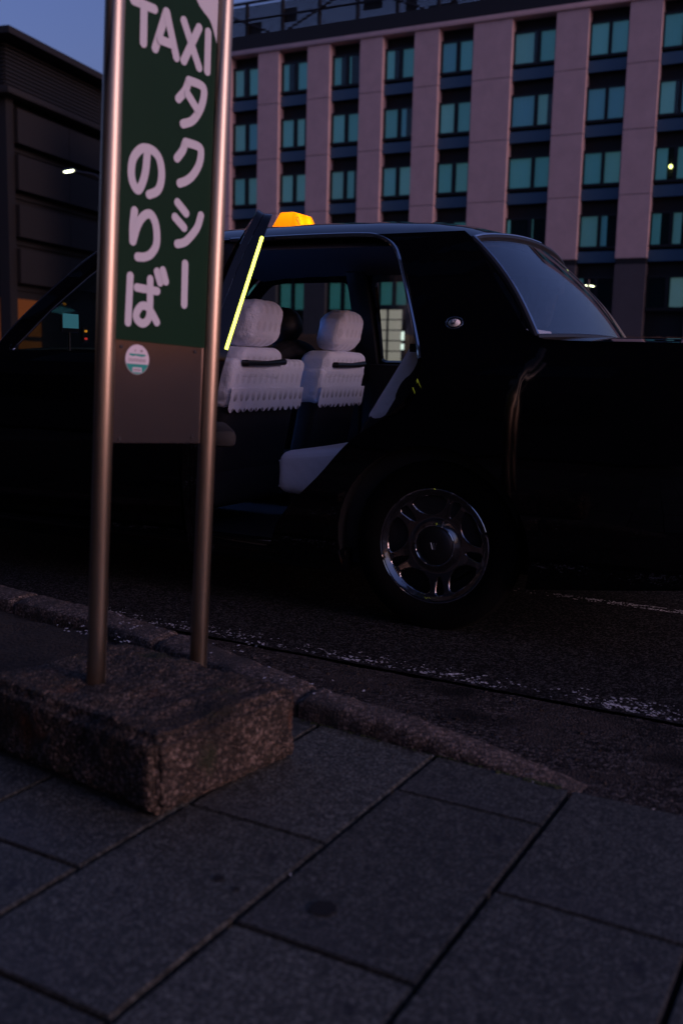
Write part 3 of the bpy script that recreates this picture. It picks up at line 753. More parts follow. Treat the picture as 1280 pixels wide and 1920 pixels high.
grid_surf('headliner', lambda u, v: roof_fn(u, v) * 1.0 - Vector((0, 0, .045)) if True else None, 12, 12, 'headliner', taxi)

# rear window, its black border and chrome
def rg(u, v):
    y = -1 + 2 * u; q = 1 - y * y
    t = Vector((-.040 - .05 * q, .630 * y, 1.402 + .050 * q ** .8)); b = Vector((-.335 - .075 * q, .782 * y, 1.054 + .020 * q))
    p = t.lerp(b, v); p += Vector((-.018, 0, .014)) * math.sin(math.pi * v); return p
grid_surf('rear_window_surround', lambda u, v: rg(u, v) + Vector((.006, 0, -.006)), 24, 12, 'blackplastic', taxi) if False else None
rw = grid_surf('rear_window', lambda u, v: rg(.022 + .956 * u, .025 + .955 * v), 28, 14, 'rearglass', taxi, thick=.004)
edge = [rg(0, t) for t in np.linspace(1, 0, 12)] + [rg(t, 0) for t in np.linspace(0, 1, 24)][1:] + [rg(1, t) for t in np.linspace(0, 1, 12)][1:]
tube('window_gasket', edge, .014, 'blackplastic', rw, seg=8)
tube('window_trim', [p + Vector((-.006, 0, .010)) for p in edge[22:]], .0055, 'chrome', rw, seg=8)
tube('window_gasket', [rg(t, 1) for t in np.linspace(0, 1, 24)], .012, 'blackplastic', rw, seg=8)
# windscreen
def ws(u, v):
    y = -1 + 2 * u; q = 1 - y * y
    t = Vector((1.605 + .05 * q, .60 * y, 1.425 + .03 * q)); b = Vector((2.13 + .10 * q, .725 * y, .965 + .015 * q)); return t.lerp(b, v)
grid_surf('windscreen', ws, 20, 8, 'carglass', taxi, thick=.004)
# boot lid, bonnet
def boot(u, v):
    y = -1 + 2 * v; a = abs(y); x = -.36 - .72 * u - (.06 * (1 - a * a) * (1 - u)) - .03 * (1 - a * a) * u
    ye = yside(x, 1.03) - .004
    z = 1.038 + .036 * (1 - a ** 2.6) - .03 * max(0, (u - .55) / .45) ** 2.2
    return Vector((x, y * ye, z))
grid_surf('boot_lid', boot, 20, 30, 'carpaint', taxi, thick=.01)
def bonnet(u, v):
    y = -1 + 2 * v; a = abs(y); x = 2.10 + 1.42 * u + .10 * (1 - a * a)
    ze = float(np.interp(x, [2.1, 2.25, 2.8, 3.3, 3.52, 3.7], [.965, .955, .925, .86, .79, .74]))
    return Vector((x, y * (yside(x, ze) - .004), ze + .045 * (1 - a ** 2.4) * (1 - .5 * u)))
grid_surf('bonnet', bonnet, 20, 20, 'carpaint', taxi, thick=.01)
# nose and tail
def tail(u, v):
    y = -1 + 2 * u; z = .22 + .80 * v; x = -1.055 - .03 * (1 - y * y) - .02 * math.sin(math.pi * v)
    return Vector((x, y * (yside(-1.05, min(z, 1.0)) - .003), z))
grid_surf('tail_panel', tail, 20, 12, 'carpaint', taxi, thick=.01)
def nose(u, v):
    y = -1 + 2 * u; z = .20 + .56 * v; x = 3.55 + .10 * (1 - y * y) + .03 * math.sin(math.pi * v) - .04 * v
    return Vector((x, y * (yside(3.55, min(z, .75)) - .003), z))
grid_surf('nose_panel', nose, 20, 10, 'carpaint', taxi, thick=.01)
for nm, x0, x1, zz0, zz1 in (('rear_bumper', -1.15, -1.06, .30, .52), ('front_bumper', 3.60, 3.72, .28, .50)):
    ob = box(nm, x0, x1, -.80, .80, zz0, zz1, 'carpaint', taxi, bev=.035, seg=3)
for s in (1, -1):
    box('tail_light', -1.105, -1.055, s * .40, s * .765, .68, .90, 'taillens', taxi, bev=.015)
    box('headlight', 3.50, 3.60, s * .42, s * .70, .58, .74, 'lens', taxi, bev=.02)
box('grille', 3.62, 3.68, -.36, .36, .55, .74, 'chrome', taxi, bev=.01)
box('number_plate', -1.175, -1.155, -.165, .165, .34, .50, 'green', taxi, bev=.003)

# wheels
def wheel(cx, s):
    cy = s * .785
    w = lathe('wheel', [(.20, -.10), (.255, -.105), (.295, -.09), (.310, -.06), (.3135, -.03), (.3135, .0), (.306, .022), (.275, .036), (.232, .038), (.211, .026), (.208, -.05)], 'rubber', taxi, seg=64, axis='Y')
    w.location = (cx, cy - s * .012, .307)
    if s < 0: w.rotation_euler = (0, 0, math.pi)
    # polished rim: five broad windows and five slots cut through the face
    holes = []; T0 = 72.3 - 360; KS = .16
    def ring(c, pts):
        c = c if c < 72.3 else c - 360
        return [(p.x, p.y) for p in catmull([(KS * R(c + t), r, 0) for r, t in pts], 5, closed=True)]
    for k in range(5):
        holes.append(ring(99 - 72 * k, [(.179, -20), (.182, 0), (.179, 20), (.160, 22.5), (.132, 18), (.114, 7), (.114, -7), (.132, -18), (.160, -22.5)]))
        holes.append(ring(63 - 72 * k, [(.179, -4.6), (.179, 4.6), (.15, 5.2), (.120, 2.6), (.120, -2.6), (.15, -5.2)]))
    def face(u, v):
        t = u / KS; d = float(np.interp(v, [.07, .085, .10, .13, .17, .186, .193, .200, .206, .21], [.006, -.002, -.006, -.001, .009, .011, .017, .022, .022, .012]))
        return Vector((-v * math.cos(t), d + .002, v * math.sin(t)))
    outl = [(KS * R(T0), .07)] + [(KS * R(T0 + 360 * q_ / 90), .07) for q_ in range(1, 91)] + [(KS * R(T0 + 360 - 360 * q_ / 90), .2095) for q_ in range(91)]
    rim = panel('rim', outl, holes, face, .0075, 0, 'rim', w, sharp=50)
    sm = rim.modifiers.new('solid', 'SOLIDIFY'); sm.thickness = .026; sm.offset = -1
    lathe('brake_drum', [(0, -.055), (.14, -.055), (.15, -.07), (.205, -.07), (.207, -.02)], 'blackplastic', w, seg=40, axis='Y')
    cap = lathe('centre_cap', [(0, .021), (.03, .020), (.06, .016), (.071, .010), (.074, .004)], 'darkmetal', w, seg=40, axis='Y')
    bm = bmesh.new(); add_tube(bm, [(.0745 * math.cos(R(t)), .010, .0745 * math.sin(R(t))) for t in range(0, 361, 8)], .0042, 8, caps=False); finish('cap_ring', bm, 'chrome', w)
    # small crest of three strokes on the cap
    bm = bmesh.new()
    for k in (-1, 0, 1): add_tube(bm, [(-.004 * k, .021, -.012), (-.011 * k, .0205, .012)], .0016, 6)
    finish('cap_crest', bm, 'chrome', w)
    bm = bmesh.new(); add_tube(bm, [(.2085 * math.cos(R(t)), .022, .2085 * math.sin(R(t))) for t in range(0, 361, 5)], .0045, 8, caps=False); finish('rim_lip', bm, 'chrome', w)
for cx in (0.0, 2.785):
    for s in (1, -1): wheel(cx, s)

# badge on the rear pillar: chrome oval with a pale lit-looking face and a little crown
def badge_map(u, v, d=0):
    x, z = -.043 + u, 1.097 + v
    n = Vector((0, 1, .40)).normalized(); return Vector((x, yside(x, z), z)) + n * d
bm = bmesh.new(); add_tube(bm, [badge_map(.031 * math.cos(R(t)), .020 * math.sin(R(t)), .006) for t in range(0, 361, 10)], .0065, 10, caps=False); finish('pillar_badge_ring', bm, 'chrome', quarter_l)
M['badge'] = mat('badge_face', (.92, .90, .88), .5)
bm = bmesh.new(); c = bm.verts.new(badge_map(0, 0, .026)); prev = None
rings = []
for r in (.5, .85, 1.0): rings.append([bm.verts.new(badge_map(.027 * r * math.cos(R(t)), .0165 * r * math.sin(R(t)), .026 - .020 * r * r)) for t in range(0, 360, 12)])
for k in range(30):
    bm.faces.new((c, rings[0][k], rings[0][(k + 1) % 30]))
    for a_, b_ in ((0, 1), (1, 2)): bm.faces.new((rings[a_][k], rings[b_][k], rings[b_][(k + 1) % 30], rings[a_][(k + 1) % 30]))
bmesh.ops.recalc_face_normals(bm, faces=bm.faces[:]); finish('pillar_badge', bm, 'badge', quarter_l)
bm = bmesh.new()
for u0, u1 in ((-.010, -.006), (-.0035, -.0015), (.0035, .0015), (.010, .006)): add_tube(bm, [badge_map(-u0, .008, .024), badge_map(-u1, -.007, .024)], .0013, 6)
add_tube(bm, [badge_map(-.008, -.008, .023), badge_map(.008, -.008, .023)], .0013, 6); finish('badge_crown', bm, 'grip', quarter_l)
# fuel flap
ff = fillet([(-.19, .895), (-.19, 1.0), (-.34, 1.0), (-.34, .895)], .015)
panel('fuel_flap', ff, [], side(1, -.0015), .05, .002, 'carpaint', quarter_l)

# ---- open rear door, hinged on the centre pillar
PHI = 52.6; HX, HY = 1.045, .85
door = panel('open_rear_door', REARDOOR, [REARWIN], lambda x, z: Vector((x - HX, yside(x, z) - HY, z)), .05, .022, 'carpaint', taxi)
door.location = (HX, HY, 0); door.rotation_euler = (0, 0, R(-PHI))
def ins(z): return float(np.interp(z, [.95, 1.25, 1.43], [.068, .048, .026]))
def dl(x, z, inset=0): return Vector((x - HX, yside(x, z) - inset - HY, z))
panel('window_glass', REARWIN, [], lambda x, z: dl(x, z, .012), .08, .004, 'carglass', door)
panel('door_trim', [(1.02, .28), (1.02, .955), (.10, .955), (.085, .885), (.155, .80), (.315, .69), (.445, .555), (.562, .44), (.62, .30)], [], lambda x, z: dl(x, z, .060 + .025 * math.exp(-((z - .72) / .05) ** 2)), .06, .03, 'interior', door)
inner = panel('door_inner_frame', [(x * .992 + .012, z - .004 * (z > 1.2)) for x, z in REARDOOR], [REARWIN], lambda x, z: dl(x, z, ins(z) * .5), .08, .010, 'blackplastic', door)
bm = bmesh.new(); A_ = [bm.verts.new(dl(x, z, .002)) for x, z in DOGLEG]; B_ = [bm.verts.new(dl(x + .004, z, ins(z))) for x, z in DOGLEG]
for i in range(len(A_) - 1): bm.faces.new((A_[i], A_[i + 1], B_[i + 1], B_[i]))
bmesh.ops.recalc_face_normals(bm, faces=bm.faces[:]); finish('door_edge', bm, 'carpaint', door)
box('arm_rest', -.62, -.15, -.15, -.07, .66, .72, 'interior', door, bev=.02)
tube('door_handle', [dl(.27, .845, -.004), dl(.25, .845, -.025), dl(.17, .85, -.025), dl(.15, .85, -.004)], .009, 'chrome', door, seg=8)
tube('side_moulding', [dl(x, .553, -.001) for x in np.linspace(.47, 1.02, 16)], .009, 'chrome', door, seg=8)
tube('window_trim', [dl(x, z, -.004) for x, z in REARWIN[6:] + REARWIN[:2]], .006, 'chrome', door, seg=8)
# LED tape along the trailing edge of the frame: a base strip and single diodes
P0 = dl(.178, 1.330, ins(1.33) - .008) + Vector((-.004, 0, 0)); P1 = dl(.066, .985, ins(.985) - .008) + Vector((-.004, 0, 0)); n = 62
led_base = tube('led_tape', [P0 + Vector((.004, 0, 0)), P1 + Vector((.004, 0, 0))], .0065, 'ledbase', door, seg=8)
for k in range(n):
    c = P0.lerp(P1, (k + .5) / n); d = (P1 - P0) / n * .40
    bm = bmesh.new(); add_tube(bm, [c - d, c + d], .0050, 8); finish('led', bm, 'led', led_base)

# ---- roof lamp: tapered orange housing on a black foot with two bulbs inside
foot = box('roof_lamp_foot', .985, 1.115, -.17, .17, 1.522, 1.542, 'blackplastic', taxi, bev=.008)
def lampf(c):
    t = (c.z - 1.542) / .085
    return Vector((1.05 + (c.x - 1.05) * (1 - .35 * t), c.y * (1 - .42 * t), c.z))
lamp = box('roof_lamp', .995, 1.105, -.138, .138, 1.542, 1.624, 'lampshell', taxi, bev=.008, seg=3, f=lampf)
for yy in (-.045, .035):
    lb = lathe('lamp_bulb', [(0, -.018), (.010, -.014), (.015, 0), (.010, .014), (0, .018)], emit('roof_bulb', (1.0, .60, .06), 3.2), lamp, seg=16); lb.location = (1.04, yy, 1.585)
bm = bmesh.new()
def lback(y, z): t = (z - 1.542) / .085; return Vector((1.05 - .055 * (1 - .35 * t) - .0016, y, z))
for a_, b_ in (((.075, 1.600), (.050, 1.575)), ((.078, 1.590), (.046, 1.560)), ((.062, 1.606), (.040, 1.585)), ((.020, 1.575), (.004, 1.553)), ((-.03, 1.57), (-.045, 1.553))):
    add_tube(bm, [lback(*a_), lback(*b_)], .0014, 5)
finish('lamp_lettering', bm, 'ink', lamp)

# ---- cabin
box('cabin_floor', .25, 2.1, -.74, .74, .20, .235, 'interior', taxi)
box('dashboard', 1.92, 2.14, -.70, .70, .62, .945, 'interior', taxi, bev=.05, seg=4)
box('bulkhead', -.30, -.27, -.74, .74, .25, 1.03, 'interior', taxi)
box('parcel_shelf', -.34, .16, -.70, .70, 1.00, 1.03, 'interior', taxi)
st_w = bmesh.new()
add_tube(st_w, [Vector((1.78 + .055 * math.sin(R(t)), -.37 + .185 * math.cos(R(t)), .84 + .175 * math.sin(R(t)))) for t in range(0, 361, 10)], .014, 10, caps=False)
add_tube(st_w, [(1.78, -.54, .84), (1.80, -.37, .84), (1.78, -.20, .84)], .016, 8); add_tube(st_w, [(1.79, -.37, .84), (1.98, -.37, .76)], .03, 10)
finish('steering_wheel', st_w, 'interior', taxi)
# added blue fill screen for the seats, tablet on the dash, small warning lights
scr = box('added_dash_display', 1.900, 1.925, -.13, .13, .785, .935, 'blackplastic', taxi, bev=.005)
box('added_blue_screen', 1.8955, 1.8995, -.12, .12, .795, .925, 'screen', scr)
pt = box('payment_tablet', 1.955, 1.970, .445, .560, 1.065, 1.160, 'blackplastic', taxi, bev=.004)
box('tablet_screen', 1.951, 1.9545, .452, .553, 1.085, 1.150, emit('tablet_glow', (.10, .34, .45), .09), pt)
tube('tablet_stalk', [(1.966, .50, .94), (1.966, .50, 1.07)], .008, 'blackplastic', pt, seg=8)
for z_, m_ in ((1.070, 'led_orange'), (1.035, 'led_red')): box('indicator_light', 1.949, 1.9545, .395, .408, z_, z_ + .010, m_, pt)
box('indicator_panel', 1.955, 1.968, .385, .418, 1.02, 1.095, 'blackplastic', pt)
# front seats with white lace covers
def seat_shear(xb, zb, k): return lambda c: Vector((c.x - (c.z - zb) * k, c.y, c.z))
def front_seat(name, y0, y1, yh0, yh1, xr, low, lab):
    """xr: car x of the rear face of the backrest at z = .90"""
    k = -.0
    f = lambda c: Vector((c.x - (c.z - .9) * .20, c.y, c.z))
    s = box(name, xr, xr + .11, y0 + .015, y1 - .015, .32, .80, 'seatdark', taxi, bev=.03, seg=3, f=f)
    s['label'] = lab
    box('seat_cushion', xr + .08, xr + .58, y0 + .01, y1 - .01, .32, .52, 'seatdark', s, bev=.05, seg=3)
    # lower cover, narrower padded upper cover, head rest
    bm = bmesh.new(); add_box(bm, xr - .012, xr + .125, y0, y1, .757, low, .03, 4, f); 
    finish('backrest_cover', bm, 'lace', s, sharp=60)
    bm = bmesh.new()
    def fu(c):
        t = max(0, (c.z - .90) / .11); ym = (yh0 + yh1) / 2
        return f(Vector((c.x, ym + (c.y - ym) * (1 - .10 * t * t), c.z)))
    add_box(bm, xr - .016, xr + .15, yh0, yh1, .86, 1.012, .042, 5, fu); finish('backrest_top_cover', bm, 'lace', s, sharp=60)
    ym = (yh0 + yh1) / 2; hw = .128
    bm = bmesh.new()
    def fh(c):
        t = (c.z - 1.02) / .19; w_ = 1 + .05 * math.sin(math.pi * min(max(t, 0), 1)) - .13 * max(0, t - .75) / .25
        return f(Vector((c.x + .012 * math.cos((c.y - ym) / hw * 1.4), ym + (c.y - ym) * w_, c.z)))
    add_box(bm, xr - .02, xr + .135, ym - hw, ym + hw, 1.015, 1.212, .060, 6, fh); finish('headrest_cover', bm, 'lace', s, sharp=70)
    # scalloped skirt hanging at the back
    n = int(round((y1 - y0) / .052)); hem = []
    for i in range(n):
        for t in np.linspace(0, 1, 7)[:-1]: hem.append((y0 + (y1 - y0) * (i + t) / n, .754 - .017 * math.sin(math.pi * t)))
    hem.append((y1, .752))
    pts = hem + [(y1, .84), (y0, .84)]
    panel('cover_skirt', pts, [], lambda y, z: f(Vector((xr - .0165 - .003 * math.sin(y * 60) * (z < .8), y, z))), .02, .002, 'lace', s, sharp=60)
    # pull handle across the back
    gx = xr - .030
    tube('grab_handle', [f(Vector((gx + .018, ym - .158, .953))), f(Vector((gx, ym - .150, .953))), f(Vector((gx - .006, ym, .945))), f(Vector((gx, ym + .150, .945))), f(Vector((gx + .018, ym + .158, .945)))], [.013, .014, .011, .014, .013], 'grip', s, seg=10)
    return s
wt = bpy.data.textures.new('creases', 'CLOUDS'); wt.noise_scale = .07; wt.noise_depth = 2
def crease(o, amt=.012):
    m1 = o.modifiers.new('sub', 'SUBSURF'); m1.subdivision_type = 'SIMPLE'; m1.levels = 2; m1.render_levels = 2
    m2 = o.modifiers.new('creases', 'DISPLACE'); m2.texture = wt; m2.strength = amt; m2.texture_coords = 'LOCAL'
front_seat('front_seat', .03, .63, .235, .60, .985, .965, 'front passenger seat in a white lace cover with a black grab handle')
front_seat('front_seat', -.62, -.15, -.61, -.16, .985, .93, 'driver seat in a white lace cover with a black grab handle')
# rear bench: cushion in white cloth, backrest with white half cover
def cushf(c):
    t = (c.x - .25) / .5
    return Vector((c.x, c.y, c.z - .065 * t * t if c.z > .5 else c.z))
rs = box('rear_seat_cushion', .20, .762, -.63, .635, .42, .655, 'cloth', taxi, bev=.045, seg=5, f=cushf, sharp=60)
tube('cushion_piping', [Vector((.7635, y_, .553)) for y_ in np.linspace(-.60, .60, 20)], .004, 'cloth', rs, seg=6)
tube('cushion_piping', [Vector((.7635, y_, .450)) for y_ in np.linspace(-.60, .60, 20)], .005, 'cloth', rs, seg=6)
box('rear_seat_base', .22, .72, -.62, .60, .235, .425, 'interior', taxi, bev=.02)
bkf = lambda c: Vector((c.x - (c.z - .70) * .62, c.y, c.z))
rb = box('rear_backrest', .24, .40, -.64, .62, .56, 1.03, 'seatdark', taxi, bev=.04, seg=4, f=bkf)
bm = bmesh.new(); add_box(bm, .29, .408, -.63, .622, .715, 1.045, .05, 5, bkf); finish('half_cover', bm, 'lace', rb, sharp=60)
for y_ in (-.33, .30):
    bm = bmesh.new(); add_box(bm, .06, .16, y_ - .11, y_ + .11, 1.03, 1.085, .026, 5); finish('rear_headrest', bm, 'lace', rb, sharp=70)
tb = box('tissue_box', -.20, -.09, .10, .33, 1.031, 1.10, 'cloth', None, bev=.008); tb.parent = None
tb.matrix_world = taxi.matrix_world if False else (Matrix.Translation(taxi.location) @ Matrix.Rotation(R(153), 4, 'Z'))
tag(tb, 'pale box on the parcel shelf behind the rear window', 'box')

for o in list(bpy.data.objects):
    if o.name.split('.')[0] in ('headrest_cover', 'backrest_cover', 'backrest_top_cover', 'half_cover', 'rear_seat_cushion'): crease(o)
# ---- driver
def person():
    J = {'pelvis': ((1.22, -.37, .60), .15), 'waist': ((1.235, -.37, .74), .135), 'chest': ((1.25, -.365, .90), .15), 'collar': ((1.27, -.355, 1.00), .085), 'neck': ((1.29, -.345, 1.045), .055),
         'head': ((1.315, -.33, 1.10), .082), 'crown': ((1.315, -.33, 1.165), .078), 'jaw': ((1.36, -.325, 1.075), .055), 'nose': ((1.412, -.322, 1.11), .014),
         'shL': ((1.26, -.18, .965), .07), 'elL': ((1.42, -.13, .80), .05), 'wrL': ((1.66, -.20, .85), .032), 'haL': ((1.735, -.215, .875), .034),
         'shR': ((1.26, -.545, .965), .07), 'elR': ((1.42, -.60, .80), .05), 'wrR': ((1.66, -.53, .85), .032), 'haR': ((1.735, -.515, .875), .034),
         'hipL': ((1.28, -.27, .58), .10), 'knL': ((1.68, -.24, .58), .07), 'anL': ((1.92, -.24, .32), .05), 'toL': ((2.04, -.24, .28), .04),
         'hipR': ((1.28, -.47, .58), .10), 'knR': ((1.68, -.50, .58), .07), 'anR': ((1.92, -.50, .32), .05), 'toR': ((2.04, -.50, .28), .04)}
    E = [('pelvis', 'waist'), ('waist', 'chest'), ('chest', 'collar'), ('collar', 'neck'), ('neck', 'head'), ('head', 'crown'), ('head', 'jaw'), ('jaw', 'nose')]
    for k in 'LR': E += [('collar', 'sh' + k), ('sh' + k, 'el' + k), ('el' + k, 'wr' + k), ('wr' + k, 'ha' + k), ('pelvis', 'hip' + k), ('hip' + k, 'kn' + k), ('kn' + k, 'an' + k), ('an' + k, 'to' + k)]
    # five short fingers closing round the wheel rim on each hand
    for k, hx in (('L', -.215), ('R', -.515)):
        sg = 1 if k == 'L' else -1
        for i in range(4):
            b = 'f%s%d' % (k, i); z = .895 - i * .018
            J[b + 'a'] = ((1.765, hx + sg * .012, z), .009); J[b + 'b'] = ((1.80, hx + sg * .022, z), .008); J[b + 'c'] = ((1.805, hx + sg * (.048 - .003 * i), z - .004), .007)
            E += [('ha' + k, b + 'a'), (b + 'a', b + 'b'), (b + 'b', b + 'c')]
        J['t' + k] = ((1.75, hx - sg * .0 - sg * .03, .905), .010); J['u' + k] = ((1.78, hx - sg * .028, .918), .008)
        E += [('ha' + k, 't' + k), ('t' + k, 'u' + k)]
    names = list(J); me = bpy.data.meshes.new('person')
    me.from_pydata([J[n_][0] for n_ in names], [(names.index(a_), names.index(b_)) for a_, b_ in E], [])
    o = bpy.data.objects.new('person', me); col.objects.link(o)
    o.modifiers.new('skin', 'SKIN'); sv_ = me.skin_vertices[0].data
    for i, n_ in enumerate(names): sv_[i].radius = (J[n_][1],) * 2; sv_[i].use_root = (n_ == 'pelvis')
    o.modifiers.new('sub', 'SUBSURF').render_levels = 2
    for p in (M['suit'], ): me.materials.append(p)
    o.matrix_world = Matrix.Translation(taxi.location) @ Matrix.Rotation(R(153), 4, 'Z')
    # hair cap and ears
    bm = bmesh.new(); bmesh.ops.create_uvsphere(bm, u_segments=24, v_segments=14, radius=1)
    for v in bm.verts:
        c = v.co.copy(); v.co = Vector((1.302 + c.x * .100, -.331 + c.y * .088, 1.135 + c.z * .092))
        if c.x > .35 and c.z < .45: v.co.x -= .07
        v.co += Vector((noise.noise(c * 6), noise.noise(c * 6 + Vector((3, 0, 0))), noise.noise(c * 6 + Vector((0, 5, 0))))) * .006
    h = finish('hair', bm, 'hair', o, sharp=80)
    bm = bmesh.new(); add_box(bm, 1.335, 1.425, -.395, -.265, 1.045, 1.15, .03, 4, lambda c: Vector((c.x - abs(c.y + .33) * .35, c.y, c.z))); finish('face', bm, 'skin', o, sharp=80)
    for sg in (1, -1):
        bm = bmesh.new(); add_box(bm, 1.305, 1.335, -.33 + sg * .082 - .008, -.33 + sg * .082 + .012, 1.085, 1.135, .008, 3); finish('ear', bm, 'skin', o, sharp=80)
    tag(o, 'dark-clothed person with black hair sitting in the driver seat', 'person')
    return o
person()

# ================================================================== HOTEL across the street (frame: x to the right along the facade, y into the building)
YAW = R(27); FN = Vector((math.sin(YAW), math.cos(YAW), 0)); FX = Vector((math.cos(YAW), -math.sin(YAW), 0))
hotel = empty('hotel', FN * 50, -YAW, 'hotel with mauve-beige pilasters, teal-curtained windows and a rooftop lattice screen', 'building')
cols = [(-37.75, -36.4), (-34.57, -33.22), (-31.38, -30.03), (-28.22, -26.84), (-25.03, -23.69), (-21.90, -20.53), (-18.68, -16.66), (-14.46, -12.88), (-10.98, -9.48), (-7.58, -6.08), (-4.18, -2.68)]
PITCH = 2.98; JOINT0 = 15.2; TOPZ = 17.96
box('back_wall', cols[0][0], cols[-1][1], .62, 12, 0, 18.2, 'recess', hotel)
for c0, c1 in cols:
    z1 = TOPZ; k = 0
    while z1 > 6.02:
        z0 = max(JOINT0 - PITCH * k, 6.0)
        if z1 - z0 > .3: box('column_panel', c0, c1, 0, .619, z0 + .012, z1, 'beige', hotel, bev=.012, seg=1)
        z1 = z0 - .012; k += 1
    box('base_column', c0 + .01, c1 - .01, .01, .619, 0, 5.985, 'beige_dark', hotel)
    box('column_core', c0 + .03, c1 - .03, .03, .615, 6.0, TOPZ - .05, 'recess', hotel)
box('cornice', cols[0][0] - .3, cols[-1][1] + .2, -.10, .9, 17.97, 18.22, 'beige', hotel, bev=.02)
wr = random.Random(17)
WTOP = 17.29
hs = None
def mkbox_mesh(name, dims, m):
    bm = bmesh.new(); add_box(bm, *dims); me = bpy.data.meshes.new(name); bm.to_mesh(me); bm.free(); me.materials.append(M[m] if isinstance(m, str) else m); return me
for bi in range(len(cols) - 1):
    x0, x1 = cols[bi][1], cols[bi + 1][0]; w = x1 - x0
    if bi == 6: P = [(.03, .54), (.62, .955)]
    elif bi > 6: P = [(.035, .47), (.55, .95)]
    else: P = [(.045, .455), (.565, .93)]
    for r in range(5):
        zt = WTOP - PITCH * r; zb = zt - 1.45
        # dark frame with two openings
        bm = bmesh.new()
        fx = [x0 + .005, x0 + P[0][0] * w, x0 + P[0][1] * w, x0 + P[1][0] * w, x0 + P[1][1] * w, x1 - .005]
        for a, b in ((fx[0], fx[1]), (fx[2], fx[3]), (fx[4], fx[5])): add_box(bm, a, b, .30, .40, zb - .001, zt + .001)
        add_box(bm, fx[0], fx[5], .30, .40, zt + .001, zt + .10); add_box(bm, fx[0], fx[5], .22, .42, zb - .13, zb - .001)
        wd = finish('window', bm, 'black_frame', hotel, sharp=0)
        box('spandrel', x0 + .005, x1 - .005, .26, .40, zb - .78, zb - .25, 'spandrel', hotel) if r < 4 else None
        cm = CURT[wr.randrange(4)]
        for pi in (0, 1):
            a, b = fx[1 + 2 * pi], fx[2 + 2 * pi]
            box('pane', a, b, .345, .353, zb, zt, 'winglass', wd, sharp=0)
            if r == 4:                                   # dim lower storey: mostly bare glass, a few pale blinds
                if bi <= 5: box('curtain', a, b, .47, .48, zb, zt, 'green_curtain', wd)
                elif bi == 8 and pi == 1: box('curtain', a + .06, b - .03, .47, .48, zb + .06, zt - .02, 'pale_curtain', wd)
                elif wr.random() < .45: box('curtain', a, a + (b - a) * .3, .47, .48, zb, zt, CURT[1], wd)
                continue
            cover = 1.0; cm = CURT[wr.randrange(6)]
            if wr.random() < .24: cover = wr.uniform(.35, .85)
            if r == 3 and wr.random() < .35: cover = wr.uniform(.0, .5)
            if (bi, r, pi) == (8, 2, 0): cover = .62
            if (bi, r) == (3, 0): cover = .55 if pi == 0 else .12
            if cover > .05:
                n = 18; cw = (b - a) * cover; bm = bmesh.new(); va = []; vb = []
                for i in range(n + 1):
                    xx = a + cw * i / n; yy = .455 + .012 * math.sin(i * 1.9 + bi) + .006 * math.sin(i * 4.1)
                    va.append(bm.verts.new((xx, yy, zb))); vb.append(bm.verts.new((xx, yy, zt)))
                for i in range(n): bm.faces.new((va[i], va[i + 1], vb[i + 1], vb[i]))
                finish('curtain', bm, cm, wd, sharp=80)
        if (bi, r) == (8, 2):
            lb = lathe('window_lamp', [(0, -.09), (.05, -.07), (.085, 0), (.05, .07), (0, .09)], 'bulb', wd, seg=14); lb.location = (fx[1] + (fx[2] - fx[1]) * .80, .53, zb + .62)
# rooftop: parapet and steel lattice screen with horizontal slats
box('parapet', cols[0][0] + .2, cols[-1][1], .55, .85, 18.22, 19.22, 'roofdark', hotel)
box('plant_room', -30.6, -27.2, 3.5, 7.0, 18.2, 20.3, 'roofdark', hotel); box('plant_room', -22.4, -15.5, 3.0, 7.0, 18.2, 19.7, 'roofdark', hotel)
x = -37.6
while x < -8:
    box('screen_post', x, x + .16, 1.0, 1.16, 18.2, 21.1, 'roofdark', hotel); x += 2.35
for z, h in ((19.25, .10), (20.15, .09), (21.0, .16)):
    box('screen_beam', -37.7, -8, .93, .999, z, z + h, 'roofdark', hotel)
z = 19.0; sm_ = mkbox_mesh('screen_slat', (-37.7, -8, 1.17, 1.20, 0, .092), 'roofdark')
while z < 21.0:
    o = mesh_obj('screen_slat', sm_, hotel); o.location = (0, 0, z); z += .125
for i, x in enumerate((-35.2, -30.5, -25.8, -21.1, -16.4)):
    bm = bmesh.new(); sg = 1 if i % 2 else -1
    add_tube(bm, [(x, .90, 20.06 - sg * .95), (x + 4.5, .90, 20.06 + sg * .95)], .06, 6); finish('screen_brace', bm, 'roofdark', hotel)
for i in range(14):     # pipes, ducts and plant on the roof behind the screen
    x = -37 + i * 2.1; box('roof_plant', x, x + wr.uniform(.6, 1.7), 2.0 + wr.random(), 3.6, 18.2, 19.4 + wr.uniform(0, .7), 'roofdark', hotel)
xx = -33.0
for i in range(9):
    if i % 3 != 2: box('screen_board', xx, xx + wr.uniform(.5, 1.3), 1.21, 1.25, 19.3 + .9 * (i % 2) * .6, 20.1 + .5 * (i % 2), 'roofdark', hotel)
    xx += 2.5

